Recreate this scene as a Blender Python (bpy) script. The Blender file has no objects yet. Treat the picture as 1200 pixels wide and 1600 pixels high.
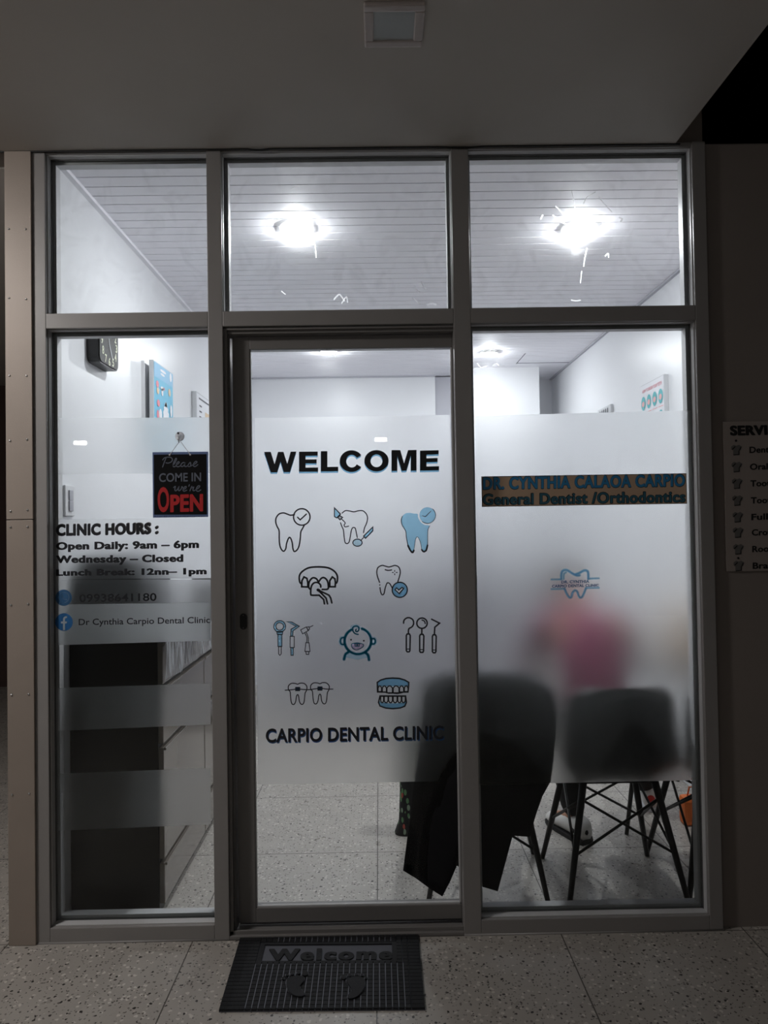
import bpy, bmesh, math, random
from mathutils import Vector, Matrix
random.seed(7)
PI = math.pi
scn = bpy.context.scene
COL = scn.collection

# ------------------------------------------------------------------ camera, world, exposure
F_PX = 1103.3
CAM = Vector((0.0, -2.45, 1.416))
PITCH, YAW, ROLL = math.radians(1.0286), math.radians(0.4213), math.radians(-0.8852)
fw = Vector((math.sin(YAW) * math.cos(PITCH), math.cos(YAW) * math.cos(PITCH), math.sin(PITCH)))
rt0 = Vector((math.cos(YAW), -math.sin(YAW), 0))
up0 = rt0.cross(fw)
RT = rt0 * math.cos(ROLL) + up0 * math.sin(ROLL)
UP = up0 * math.cos(ROLL) - rt0 * math.sin(ROLL)
cd = bpy.data.cameras.new('camera'); cam = bpy.data.objects.new('camera', cd); COL.objects.link(cam)
cd.sensor_fit = 'AUTO'; cd.sensor_width = 36.0; cd.lens = 36.0 * F_PX / 1600.0
cd.clip_start = 0.02; cd.clip_end = 100
m3 = Matrix((RT, UP, -fw)).transposed()
cam.matrix_world = Matrix.Translation(CAM) @ m3.to_4x4()
scn.camera = cam

scn.view_settings.view_transform = 'Standard'
scn.view_settings.look = 'None'
scn.view_settings.gamma = 1
scn.view_settings.use_curve_mapping = False
scn.view_settings.exposure = 2.2
scn.cycles.max_bounces = 14
scn.cycles.diffuse_bounces = 6
scn.cycles.transmission_bounces = 12
scn.cycles.transparent_max_bounces = 24
scn.cycles.sample_clamp_indirect = 4.0
scn.cycles.sample_clamp_direct = 0.0
scn.cycles.caustics_reflective = False

WORLD_STRENGTH = 0.005      # last of the daylight
LAMP_STRENGTH = 104.0        # clinic ceiling lamps
PORCH_LAMP = 24.0           # lit bulkhead lamp on the porch ceiling, out of frame to the left
wd = bpy.data.worlds.new('world'); scn.world = wd; wd.use_nodes = True
bg = wd.node_tree.nodes['Background']
bg.inputs[0].default_value = (1.0, 0.93, 0.88, 1); bg.inputs[1].default_value = WORLD_STRENGTH


def at(px, py, Y=None, X=None, Z=None):
    """Point where the sight line through a pixel meets a plane of the place."""
    d = fw + RT * ((px - 600) / F_PX) + UP * ((800 - py) / F_PX)
    if Y is not None: t = (Y - CAM.y) / d.y
    elif X is not None: t = (X - CAM.x) / d.x
    else: t = (Z - CAM.z) / d.z
    return CAM + d * t

# ------------------------------------------------------------------ materials
def lin(c):
    return tuple(((v / 255) / 12.92 if v / 255 <= 0.04045 else ((v / 255 + 0.055) / 1.055) ** 2.4) for v in c)

def mat(name, rgb, rough=0.5, metal=0.0, spec=0.5, bump=0.0, bscale=60, var=0.0, vscale=8, emit=0.0, coat=0.0):
    m = bpy.data.materials.new(name); m.use_nodes = True
    nt = m.node_tree; b = nt.nodes['Principled BSDF']
    c = lin(rgb)
    b.inputs['Base Color'].default_value = (*c, 1)
    b.inputs['Roughness'].default_value = rough
    b.inputs['Metallic'].default_value = metal
    b.inputs['Specular IOR Level'].default_value = spec
    if coat: b.inputs['Coat Weight'].default_value = coat; b.inputs['Coat Roughness'].default_value = 0.12
    if emit:
        b.inputs['Emission Color'].default_value = (*c, 1); b.inputs['Emission Strength'].default_value = emit
    if bump or var:
        tc = nt.nodes.new('ShaderNodeTexCoord')
    if bump:
        n = nt.nodes.new('ShaderNodeTexNoise'); n.inputs['Scale'].default_value = bscale; n.inputs['Detail'].default_value = 4
        nt.links.new(tc.outputs['Object'], n.inputs['Vector'])
        bp = nt.nodes.new('ShaderNodeBump'); bp.inputs['Strength'].default_value = bump; bp.inputs['Distance'].default_value = 0.01
        nt.links.new(n.outputs['Fac'], bp.inputs['Height']); nt.links.new(bp.outputs['Normal'], b.inputs['Normal'])
    if var:
        n2 = nt.nodes.new('ShaderNodeTexNoise'); n2.inputs['Scale'].default_value = vscale; n2.inputs['Detail'].default_value = 6
        nt.links.new(tc.outputs['Object'], n2.inputs['Vector'])
        mx = nt.nodes.new('ShaderNodeMix'); mx.data_type = 'RGBA'
        mx.inputs[6].default_value = (*[v * (1 - var) for v in c], 1); mx.inputs[7].default_value = (*[min(1, v * (1 + var)) for v in c], 1)
        nt.links.new(n2.outputs['Fac'], mx.inputs[0]); nt.links.new(mx.outputs[2], b.inputs['Base Color'])
    return m

M = {}
M['frame'] = mat('powder coated frame', (148, 145, 143), 0.42, 0.0, 0.5, var=0.05, vscale=14)
M['door_frame'] = mat('door profile', (126, 123, 121), 0.4, 0.0, 0.5, var=0.05, vscale=14)
M['bead'] = mat('glazing bead', (205, 205, 206), 0.42, 0.0)
M['seal'] = mat('grey seal', (92, 92, 94), 0.6)
M['silicone'] = mat('sealant', (70, 62, 56), 0.6)
M['clad'] = mat('cladding panel', (158, 146, 136), 0.5, 0.1, var=0.1, vscale=5, bump=0.05, bscale=200)
M['rivet'] = mat('rivet', (200, 200, 200), 0.25, 0.8)
M['soffit'] = mat('soffit paint', (196, 190, 183), 0.8, var=0.05, vscale=4)
M['wallout'] = mat('dark wall paint', (138, 129, 123), 0.7, var=0.08, vscale=3)
M['passage'] = mat('passage wall paint', (78, 60, 56), 0.8)
M['white_wall'] = mat('white wall paint', (232, 233, 236), 0.34, spec=0.4, bump=0.10, bscale=22)
M['white_matte'] = mat('white partition paint', (232, 233, 236), 0.5)
M['grey_panel'] = mat('plain grey panel', (182, 182, 190), 0.5)
M['black'] = mat('black satin', (16, 15, 16), 0.45)
M['black_lam'] = mat('black laminate', (17, 15, 16), 0.4)
M['black_metal'] = mat('black painted metal', (13, 13, 14), 0.4)
M['rubber'] = mat('black rubber', (13, 14, 19), 0.75, bump=0.15, bscale=300)
M['rubber_g'] = mat('worn grey rubber', (92, 94, 102), 0.8)
M['rubber_l'] = mat('pale worn ridges and edge highlight', (128, 130, 140), 0.8)
M['vinyl'] = mat('black vinyl', (30, 32, 37), 0.45)
M['blue'] = mat('light blue vinyl', (140, 186, 216), 0.5)
M['midblue'] = mat('mid blue vinyl', (84, 146, 196), 0.5)
M['fb'] = mat('bright blue vinyl', (40, 120, 205), 0.5)
M['wa'] = mat('muted blue vinyl', (60, 105, 150), 0.5)
M['wa_line'] = mat('soft blue vinyl', (116, 158, 200), 0.5)
M['teal'] = mat('teal vinyl', (14, 92, 108), 0.5)
M['pale'] = mat('pale vinyl', (205, 208, 212), 0.5)
M['paleblue'] = mat('pale blue vinyl', (150, 205, 230), 0.5)
M['lilac'] = mat('lilac vinyl', (190, 176, 206), 0.5)
M['plaque'] = mat('tan plaque', (214, 184, 156), 0.5, var=0.06, vscale=30)
M['plaque_blue'] = mat('plaque blue letters', (60, 150, 206), 0.4)
M['plaque_teal'] = mat('plaque teal letters', (58, 112, 132), 0.4)
M['sign_black'] = mat('sign face black', (4, 4, 5), 0.7, spec=0.2)
M['sign_grey'] = mat('sign grey letters', (100, 106, 120), 0.6)
M['sign_red'] = mat('sign red letters', (190, 26, 30), 0.6)
M['sign_edge'] = mat('sign blue edge', (96, 116, 160), 0.5)
M['cord'] = mat('white cord', (215, 212, 210), 0.7)
M['cable'] = mat('black cable', (12, 12, 12), 0.5)
M['drawer'] = mat('glossy drawer laminate', (120, 113, 106), 0.12, coat=0.5, var=0.06, vscale=5)
M['white_plastic'] = mat('white plastic', (224, 224, 226), 0.35)
M['board_edge'] = mat('white board edge', (205, 207, 210), 0.5)
M['poster_blue'] = mat('poster blue', (112, 186, 216), 0.5)
M['poster_blue2'] = mat('poster header blue', (140, 190, 222), 0.5)
M['poster_white'] = mat('poster paper', (232, 233, 238), 0.5)
M['pink'] = mat('pink print', (228, 140, 152), 0.5)
M['salmon'] = mat('salmon print', (232, 176, 176), 0.5)
M['tealprint'] = mat('teal print', (84, 182, 188), 0.5)
M['yellow'] = mat('yellow print', (206, 212, 96), 0.5)
M['tan'] = mat('tan print', (222, 196, 164), 0.5)
M['ink'] = mat('dark print', (70, 72, 80), 0.5)
M['clock'] = mat('clock black', (20, 21, 24), 0.35)
M['clock_num'] = mat('clock numerals', (214, 216, 190), 0.5)
M['shirt'] = mat('pink red shirt', (132, 52, 86), 0.85, var=0.15, vscale=20)
M['trousers'] = mat('black trousers', (18, 18, 21), 0.85)
M['skin'] = mat('skin', (176, 126, 98), 0.5)
M['hair'] = mat('dark hair', (30, 26, 28), 0.5)
M['sneaker'] = mat('white sneaker', (222, 220, 216), 0.6)
M['sock'] = mat('striped sole black', (22, 22, 24), 0.7)
M['red'] = mat('red patch', (190, 40, 30), 0.6)
M['jacket'] = mat('black jacket cloth', (10, 11, 17), 0.9, bump=0.2, bscale=300)
M['orange'] = mat('orange bag', (235, 120, 50), 0.6)
M['lamp_rim'] = mat('lamp rim', (235, 235, 235), 0.4)
M['fixture'] = mat('porch fixture plastic', (192, 182, 178), 0.5)
M['service_board'] = mat('services board', (156, 146, 140), 0.5)
M['service_ink'] = mat('services ink', (12, 12, 13), 0.5)
M['service_mid'] = mat('services icon ink', (104, 102, 100), 0.5)
M['counter'] = mat('grey counter laminate', (164, 164, 172), 0.45)
M['counter_top'] = mat('dark counter top', (110, 110, 118), 0.4)
M['soffit_lens'] = mat('unlit lamp lens', (176, 182, 182), 0.3)

def nodes_mat(name):
    m = bpy.data.materials.new(name); m.use_nodes = True; nt = m.node_tree; nt.nodes.clear()
    out = nt.nodes.new('ShaderNodeOutputMaterial')
    return m, nt, out

def thin_vinyl(name, rgb, through=0.6, clear=0.0):
    m, nt, out = nodes_mat(name); L = nt.links.new; c = (*lin(rgb), 1)
    d = nt.nodes.new('ShaderNodeBsdfDiffuse'); d.inputs[0].default_value = c
    t = nt.nodes.new('ShaderNodeBsdfTranslucent'); t.inputs[0].default_value = c
    x = nt.nodes.new('ShaderNodeMixShader'); x.inputs[0].default_value = through; L(d.outputs[0], x.inputs[1]); L(t.outputs[0], x.inputs[2])
    r = nt.nodes.new('ShaderNodeBsdfTransparent'); r.inputs[0].default_value = c
    y = nt.nodes.new('ShaderNodeMixShader'); y.inputs[0].default_value = clear; L(x.outputs[0], y.inputs[1]); L(r.outputs[0], y.inputs[2])
    L(y.outputs[0], out.inputs[0]); return m
for k_, c_, cl_ in (('blue', (176, 226, 252), .72), ('midblue', (150, 206, 240), .66), ('paleblue', (206, 236, 250), .75), ('fb', (96, 172, 246), .55), ('wa', (104, 156, 206), .5), ('wa_line', (190, 220, 246), .5),
                    ('lilac', (200, 188, 214), .6), ('teal', (16, 98, 116), .1), ('pale', (228, 230, 234), .7)):
    M['v_' + k_] = thin_vinyl('see-through ' + k_ + ' vinyl', c_, 0.7, cl_)

def emit_mat(name, col, s):
    m, nt, out = nodes_mat(name)
    e = nt.nodes.new('ShaderNodeEmission'); e.inputs[0].default_value = (*col, 1); e.inputs[1].default_value = s
    nt.links.new(e.outputs[0], out.inputs[0]); return m
M['lamp'] = emit_mat('lit lamp', (0.95, 0.97, 1.0), LAMP_STRENGTH)
M['lamp_far'] = emit_mat('lit far lamp', (0.95, 0.97, 1.0), LAMP_STRENGTH * 0.78)
M['porch_lamp'] = emit_mat('lit porch lamp', (1.0, 0.96, 0.935), PORCH_LAMP)
M['tube'] = emit_mat('lit tube', (1.0, 1.0, 1.0), 30.0)

def glass_mat(name, smear=0.03, seed=0.0):
    m, nt, out = nodes_mat(name)
    L = nt.links.new
    tr = nt.nodes.new('ShaderNodeBsdfTransparent'); tr.inputs[0].default_value = (0.955, 0.97, 0.965, 1)
    gl = nt.nodes.new('ShaderNodeBsdfGlossy'); gl.inputs['Roughness'].default_value = 0.0
    fr = nt.nodes.new('ShaderNodeFresnel'); fr.inputs['IOR'].default_value = 1.35
    mx = nt.nodes.new('ShaderNodeMixShader')
    L(fr.outputs[0], mx.inputs[0]); L(tr.outputs[0], mx.inputs[1]); L(gl.outputs[0], mx.inputs[2])
    # greasy smears: a little of the light is scattered
    tc = nt.nodes.new('ShaderNodeTexCoord')
    mp = nt.nodes.new('ShaderNodeMapping'); mp.inputs['Location'].default_value = (seed, 0, seed)
    L(tc.outputs['Object'], mp.inputs[0])
    n = nt.nodes.new('ShaderNodeTexNoise'); n.inputs['Scale'].default_value = 9; n.inputs['Detail'].default_value = 8
    n.inputs['Distortion'].default_value = 1.5
    L(mp.outputs[0], n.inputs['Vector'])
    cr = nt.nodes.new('ShaderNodeValToRGB'); cr.color_ramp.elements[0].position = 0.5; cr.color_ramp.elements[1].position = 0.8
    cr.color_ramp.elements[0].color = (smear * 0.45,) * 3 + (1,); cr.color_ramp.elements[1].color = (smear * 3.2,) * 3 + (1,)
    L(n.outputs['Fac'], cr.inputs[0])
    rf = nt.nodes.new('ShaderNodeBsdfRefraction'); rf.inputs['Roughness'].default_value = 0.85; rf.inputs['IOR'].default_value = 1.045
    mx2 = nt.nodes.new('ShaderNodeMixShader')
    L(cr.outputs[0], mx2.inputs[0]); L(mx.outputs[0], mx2.inputs[1]); L(rf.outputs[0], mx2.inputs[2])
    L(mx2.outputs[0], out.inputs[0])
    return m
M['glass'] = glass_mat('smeared pane glass', 0.038, 3.0)
M['glass_low'] = glass_mat('clean pane glass', 0.008, 8.0)

def film_mat(name, rough, white, tint):
    m, nt, out = nodes_mat(name); L = nt.links.new
    rf = nt.nodes.new('ShaderNodeBsdfRefraction'); rf.inputs['Roughness'].default_value = rough; rf.inputs['IOR'].default_value = 1.25
    rf.inputs['Color'].default_value = (*tint, 1)
    df = nt.nodes.new('ShaderNodeBsdfDiffuse'); df.inputs[0].default_value = (0.8, 0.82, 0.82, 1)
    tl = nt.nodes.new('ShaderNodeBsdfTranslucent'); tl.inputs[0].default_value = (0.8, 0.82, 0.83, 1)
    m1 = nt.nodes.new('ShaderNodeMixShader'); m1.inputs[0].default_value = 0.65
    L(df.outputs[0], m1.inputs[1]); L(tl.outputs[0], m1.inputs[2])
    m2 = nt.nodes.new('ShaderNodeMixShader'); m2.inputs[0].default_value = white
    L(rf.outputs[0], m2.inputs[1]); L(m1.outputs[0], m2.inputs[2])
    L(m2.outputs[0], out.inputs[0]); return m
M['film'] = film_mat('frosted film', 0.56, 0.05, (1, 1, 1))
M['film_band'] = film_mat('frosted film band', 0.56, 0.11, (1, 1, 1))
M['film_white'] = film_mat('whiter frosted film', 0.62, 0.38, (1, 1, 1))

def floor_mat():
    m = bpy.data.materials.new('terrazzo tiles'); m.use_nodes = True
    nt = m.node_tree; b = nt.nodes['Principled BSDF']; L = nt.links.new
    g = nt.nodes.new('ShaderNodeNewGeometry')
    def noise(scale, det=3):
        n = nt.nodes.new('ShaderNodeTexNoise'); n.inputs['Scale'].default_value = scale; n.inputs['Detail'].default_value = det
        L(g.outputs['Position'], n.inputs['Vector']); return n
    def ramp(src, p0, p1, c0=(0, 0, 0, 1), c1=(1, 1, 1, 1)):
        r = nt.nodes.new('ShaderNodeValToRGB'); r.color_ramp.elements[0].position = p0; r.color_ramp.elements[1].position = p1
        r.color_ramp.elements[0].color = c0; r.color_ramp.elements[1].color = c1; L(src, r.inputs[0]); return r
    def mix(fac, a, bb):
        x = nt.nodes.new('ShaderNodeMix'); x.data_type = 'RGBA'
        if hasattr(fac, 'is_linked'): L(fac, x.inputs[0])
        else: x.inputs[0].default_value = fac
        for s, k in ((a, 6), (bb, 7)):
            if hasattr(s, 'is_linked'): L(s, x.inputs[k])
            else: x.inputs[k].default_value = (*s, 1)
        return x.outputs[2]
    base = mix(noise(7, 5).outputs['Fac'], lin((150, 145, 139)), lin((190, 185, 178)))
    base = mix(noise(140, 2).outputs['Fac'], base, lin((176, 170, 162)))
    def chips(scale, thr, soft, rnd):
        v = nt.nodes.new('ShaderNodeTexVoronoi'); v.inputs['Scale'].default_value = scale
        n = noise(scale * 1.6, 2)
        ad = nt.nodes.new('ShaderNodeMix'); ad.data_type = 'VECTOR'; ad.inputs[0].default_value = 0.012
        L(g.outputs['Position'], ad.inputs[4]); L(n.outputs['Color'], ad.inputs[5]); L(ad.outputs[1], v.inputs['Vector'])
        r = ramp(v.outputs['Distance'], thr - soft, thr, (1, 1, 1, 1), (0, 0, 0, 1))
        sep = nt.nodes.new('ShaderNodeSeparateColor'); L(v.outputs['Color'], sep.inputs[0])
        gt = nt.nodes.new('ShaderNodeMath'); gt.operation = 'GREATER_THAN'; gt.inputs[1].default_value = rnd; L(sep.outputs[0], gt.inputs[0])
        mu = nt.nodes.new('ShaderNodeMath'); mu.operation = 'MULTIPLY'; L(r.outputs[0], mu.inputs[0]); L(gt.outputs[0], mu.inputs[1])
        return mu.outputs[0]
    base = mix(chips(58, 0.34, 0.06, 0.55), base, lin((205, 200, 192)))
    base = mix(chips(75, 0.30, 0.06, 0.62), base, lin((118, 112, 106)))
    base = mix(chips(47, 0.24, 0.06, 0.66), base, lin((52, 48, 46)))
    base = mix(chips(110, 0.30, 0.06, 0.74), base, lin((40, 37, 36)))
    # tile joints
    T = 0.632
    sx = nt.nodes.new('ShaderNodeSeparateXYZ'); L(g.outputs['Position'], sx.inputs[0])
    js = []
    for ax, off in ((0, -0.03), (1, JOINT_Y)):
        a = nt.nodes.new('ShaderNodeMath'); a.operation = 'SUBTRACT'; a.inputs[1].default_value = off - 100 * T; L(sx.outputs[ax], a.inputs[0])
        d = nt.nodes.new('ShaderNodeMath'); d.operation = 'MODULO'; d.inputs[1].default_value = T; L(a.outputs[0], d.inputs[0])
        e = nt.nodes.new('ShaderNodeMath'); e.operation = 'LESS_THAN'; e.inputs[1].default_value = 0.0042; L(d.outputs[0], e.inputs[0]); js.append(e)
    mxx = nt.nodes.new('ShaderNodeMath'); mxx.operation = 'MAXIMUM'; L(js[0].outputs[0], mxx.inputs[0]); L(js[1].outputs[0], mxx.inputs[1])
    base = mix(mxx.outputs[0], base, lin((84, 79, 74)))
    L(base, b.inputs['Base Color'])
    b.inputs['Roughness'].default_value = 0.33
    rr = ramp(noise(12, 4).outputs['Fac'], 0.3, 0.7, (0.26,) * 3 + (1,), (0.46,) * 3 + (1,)); L(rr.outputs[0], b.inputs['Roughness'])
    return m
JOINT_Y = at(520, 1333, Z=0).y
M['floor'] = floor_mat()

def plank_mat():
    m = bpy.data.materials.new('white ceiling planks'); m.use_nodes = True
    b = m.node_tree.nodes['Principled BSDF']; b.inputs['Base Color'].default_value = (*lin((246, 245, 250)), 1); b.inputs['Roughness'].default_value = 0.6; b.inputs['Specular IOR Level'].default_value = 0.25
    return m
M['planks'] = plank_mat()
M['groove'] = mat('plank groove', (120, 120, 130), 0.7)

def floral_mat():
    m = bpy.data.materials.new('dark floral cloth'); m.use_nodes = True
    nt = m.node_tree; b = nt.nodes['Principled BSDF']; L = nt.links.new
    tc = nt.nodes.new('ShaderNodeTexCoord')
    mp = nt.nodes.new('ShaderNodeMapping'); mp.inputs['Rotation'].default_value = (0.3, 0.5, 0.2); mp.inputs['Scale'].default_value = (1.6, 1.6, 0.8)
    L(tc.outputs['Object'], mp.inputs[0])
    v = nt.nodes.new('ShaderNodeTexVoronoi'); v.inputs['Scale'].default_value = 44; L(mp.outputs[0], v.inputs['Vector'])
    r = nt.nodes.new('ShaderNodeValToRGB'); r.color_ramp.elements[0].position = 0.46; r.color_ramp.elements[1].position = 0.52
    r.color_ramp.elements[0].color = (1, 1, 1, 1); r.color_ramp.elements[1].color = (0, 0, 0, 1); L(v.outputs['Distance'], r.inputs[0])
    sep = nt.nodes.new('ShaderNodeSeparateColor'); L(v.outputs['Color'], sep.inputs[0])
    cr = nt.nodes.new('ShaderNodeValToRGB'); cr.color_ramp.interpolation = 'CONSTANT'
    es = cr.color_ramp.elements; es[0].color = (*lin((16, 18, 24)), 1); es[1].position = 0.4; es[1].color = (*lin((104, 150, 104)), 1)
    e = es.new(0.7); e.color = (*lin((150, 172, 150)), 1); e = es.new(0.9); e.color = (*lin((190, 80, 70)), 1)
    L(sep.outputs[1], cr.inputs[0])
    mx = nt.nodes.new('ShaderNodeMix'); mx.data_type = 'RGBA'; mx.inputs[6].default_value = (*lin((16, 18, 24)), 1)
    L(r.outputs[0], mx.inputs[0]); L(cr.outputs[0], mx.inputs[7]); L(mx.outputs[2], b.inputs['Base Color']); b.inputs['Roughness'].default_value = 0.9
    return m
M['floral'] = floral_mat()

def plastic_mat():
    m, nt, out = nodes_mat('clear plastic wrap'); L = nt.links.new
    tr = nt.nodes.new('ShaderNodeBsdfTransparent')
    gl = nt.nodes.new('ShaderNodeBsdfPrincipled'); gl.inputs['Base Color'].default_value = (0.6, 0.61, 0.63, 1); gl.inputs['Roughness'].default_value = 0.12
    tc = nt.nodes.new('ShaderNodeTexCoord'); mp = nt.nodes.new('ShaderNodeMapping'); mp.inputs['Scale'].default_value = (1, 9, 0.7); mp.inputs['Rotation'].default_value = (0.5, 0, 0)
    L(tc.outputs['Object'], mp.inputs[0])
    n = nt.nodes.new('ShaderNodeTexNoise'); n.inputs['Scale'].default_value = 9; n.inputs['Detail'].default_value = 5; n.inputs['Distortion'].default_value = 0.6
    L(mp.outputs[0], n.inputs['Vector'])
    cr = nt.nodes.new('ShaderNodeValToRGB'); cr.color_ramp.elements[0].position = 0.46; cr.color_ramp.elements[1].position = 0.62
    cr.color_ramp.elements[0].color = (0.10,) * 3 + (1,); cr.color_ramp.elements[1].color = (0.75,) * 3 + (1,)
    L(n.outputs['Fac'], cr.inputs[0])
    bp = nt.nodes.new('ShaderNodeBump'); bp.inputs['Strength'].default_value = 0.8; bp.inputs['Distance'].default_value = 0.01; L(n.outputs['Fac'], bp.inputs['Height']); L(bp.outputs[0], gl.inputs['Normal'])
    mx = nt.nodes.new('ShaderNodeMixShader'); L(cr.outputs[0], mx.inputs[0]); L(tr.outputs[0], mx.inputs[1]); L(gl.outputs[0], mx.inputs[2]); L(mx.outputs[0], out.inputs[0])
    return m
M['plastic'] = plastic_mat()
def clear_plastic():
    m, nt, out = nodes_mat('clear hook plastic')
    g = nt.nodes.new('ShaderNodeBsdfPrincipled'); g.inputs['Roughness'].default_value = 0.08; g.inputs['Transmission Weight'].default_value = 0.45; g.inputs['IOR'].default_value = 1.2; g.inputs['Base Color'].default_value = (0.95, 0.96, 1, 1)
    nt.links.new(g.outputs[0], out.inputs[0]); return m
M['clear'] = clear_plastic()

# ------------------------------------------------------------------ builders
class MB:
    def __init__(s): s.bm = bmesh.new()
    def box(s, x0, x1, y0, y1, z0, z1, bevel=0.0):
        r = bmesh.ops.create_cube(s.bm, size=1)
        for v in r['verts']:
            v.co = Vector(((x0 + x1) / 2 + v.co.x * (x1 - x0), (y0 + y1) / 2 + v.co.y * (y1 - y0), (z0 + z1) / 2 + v.co.z * (z1 - z0)))
        if bevel:
            es = list({e for v in r['verts'] for e in v.link_edges})
            bmesh.ops.bevel(s.bm, geom=es, offset=bevel, segments=2, affect='EDGES', profile=0.6)
        return s
    def poly(s, pts, *holes):
        es = []
        for lp in (pts,) + holes:
            vs = [s.bm.verts.new(p) for p in lp]
            es += [s.bm.edges.new((vs[i], vs[(i + 1) % len(vs)])) for i in range(len(vs))]
        bmesh.ops.triangle_fill(s.bm, use_beauty=True, use_dissolve=False, edges=es)
        return s
    def face(s, pts):
        s.bm.faces.new([s.bm.verts.new(p) for p in pts]); return s
    def tube(s, pts, r, n=8, cap=True):
        pts = [Vector(p) for p in pts]; rings = []
        rad = r if isinstance(r, (list, tuple)) else [r] * len(pts)
        for i, p in enumerate(pts):
            t = (pts[min(i + 1, len(pts) - 1)] - pts[max(i - 1, 0)]).normalized()
            a = t.orthogonal().normalized() if i == 0 else (pa - t * pa.dot(t)).normalized()
            pa = a; b = t.cross(a)
            rings.append([s.bm.verts.new(p + (a * math.cos(2 * PI * k / n) + b * math.sin(2 * PI * k / n)) * rad[i]) for k in range(n)])
        for i in range(len(rings) - 1):
            for k in range(n):
                s.bm.faces.new((rings[i][k], rings[i][(k + 1) % n], rings[i + 1][(k + 1) % n], rings[i + 1][k]))
        if cap:
            s.bm.faces.new(list(reversed(rings[0]))); s.bm.faces.new(rings[-1])
        return s
    def sphere(s, c, r, sc=(1, 1, 1), u=16, v=10):
        q = bmesh.ops.create_uvsphere(s.bm, u_segments=u, v_segments=v, radius=r)
        for w in q['verts']: w.co = Vector((w.co.x * sc[0], w.co.y * sc[1], w.co.z * sc[2])) + Vector(c)
        return s
    def lathe(s, c, prof, n=24, axis='Z'):
        rings = []
        for (r, h) in prof:
            ring = []
            for k in range(n):
                a = 2 * PI * k / n
                d = Vector((r * math.cos(a), r * math.sin(a), h)) if axis == 'Z' else Vector((r * math.cos(a), h, r * math.sin(a)))
                ring.append(s.bm.verts.new(Vector(c) + d))
            rings.append(ring)
        for i in range(len(rings) - 1):
            for k in range(n):
                s.bm.faces.new((rings[i][k], rings[i][(k + 1) % n], rings[i + 1][(k + 1) % n], rings[i + 1][k]))
        s.bm.faces.new(list(reversed(rings[0]))); s.bm.faces.new(rings[-1])
        return s
    def mesh(s, me, mtx=None):
        s.bm.from_mesh(me); return s
    def build(s, name, m, parent=None, smooth=False, origin=None):
        bmesh.ops.recalc_face_normals(s.bm, faces=s.bm.faces[:])
        me = bpy.data.meshes.new(name); s.bm.to_mesh(me); s.bm.free()
        me.materials.append(m)
        if smooth:
            for p in me.polygons: p.use_smooth = True
        o = bpy.data.objects.new(name, me); COL.objects.link(o)
        if origin is not None:
            me.transform(Matrix.Translation(-Vector(origin))); o.location = origin
        if parent is not None:
            o.parent = parent
            # geometry is given in world coordinates: undo the parent's placement
            pm = world_of(parent).inverted()
            o.matrix_local = pm @ Matrix.Translation(o.location)
        return o

def world_of(o):
    m = o.matrix_basis.copy()
    p = o.parent
    while p is not None:
        m = p.matrix_basis @ m; p = p.parent
    return m

def empty(name, loc, label, cat, group=None, rz=0.0):
    o = bpy.data.objects.new(name, None); COL.objects.link(o); o.location = loc; o.rotation_euler = (0, 0, rz)
    o.empty_display_size = 0.1
    o.matrix_basis = Matrix.Translation(Vector(loc)) @ Matrix.Rotation(rz, 4, 'Z')
    return tag(o, label, cat, group)
def tag(o, label, cat, group=None):
    o['label'] = label; o['category'] = cat
    if group: o['group'] = group
    return o
def struct(o): o['kind'] = 'structure'; return o
def sempty(name, loc):
    o = bpy.data.objects.new(name, None); COL.objects.link(o); o.location = loc; o.matrix_basis = Matrix.Translation(Vector(loc)); o.empty_display_size = 0.1
    return struct(o)
def mod_apply(o):
    dg = bpy.context.evaluated_depsgraph_get(); dg.update()
    me = bpy.data.meshes.new_from_object(o.evaluated_get(dg))
    old = o.data; o.modifiers.clear(); o.data = me
    return o

def catmull(pts, closed=False, n=6):
    out = []; P = [Vector((*p, 0)) if len(p) == 2 else Vector(p) for p in pts]; N = len(P)
    for i in range(N if closed else N - 1):
        if closed: a, b, c, d = P[(i - 1) % N], P[i], P[(i + 1) % N], P[(i + 2) % N]
        else: a, b, c, d = P[max(i - 1, 0)], P[i], P[i + 1], P[min(i + 2, N - 1)]
        for k in range(n):
            t = k / n
            out.append(0.5 * ((2 * b) + (c - a) * t + (2 * a - 5 * b + 4 * c - d) * t * t + (3 * b - a - 3 * c + d) * t ** 3))
    if not closed: out.append(P[-1])
    return [(p.x, p.y) for p in out]
def circ(cx, cy, rx, ry=None, n=28, a0=0, a1=360):
    ry = ry or rx
    full = abs(a1 - a0) >= 360
    m = n if full else n + 1
    return [(cx + rx * math.cos(math.radians(a0 + (a1 - a0) * k / n)), cy + ry * math.sin(math.radians(a0 + (a1 - a0) * k / n))) for k in range(m)]

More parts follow.
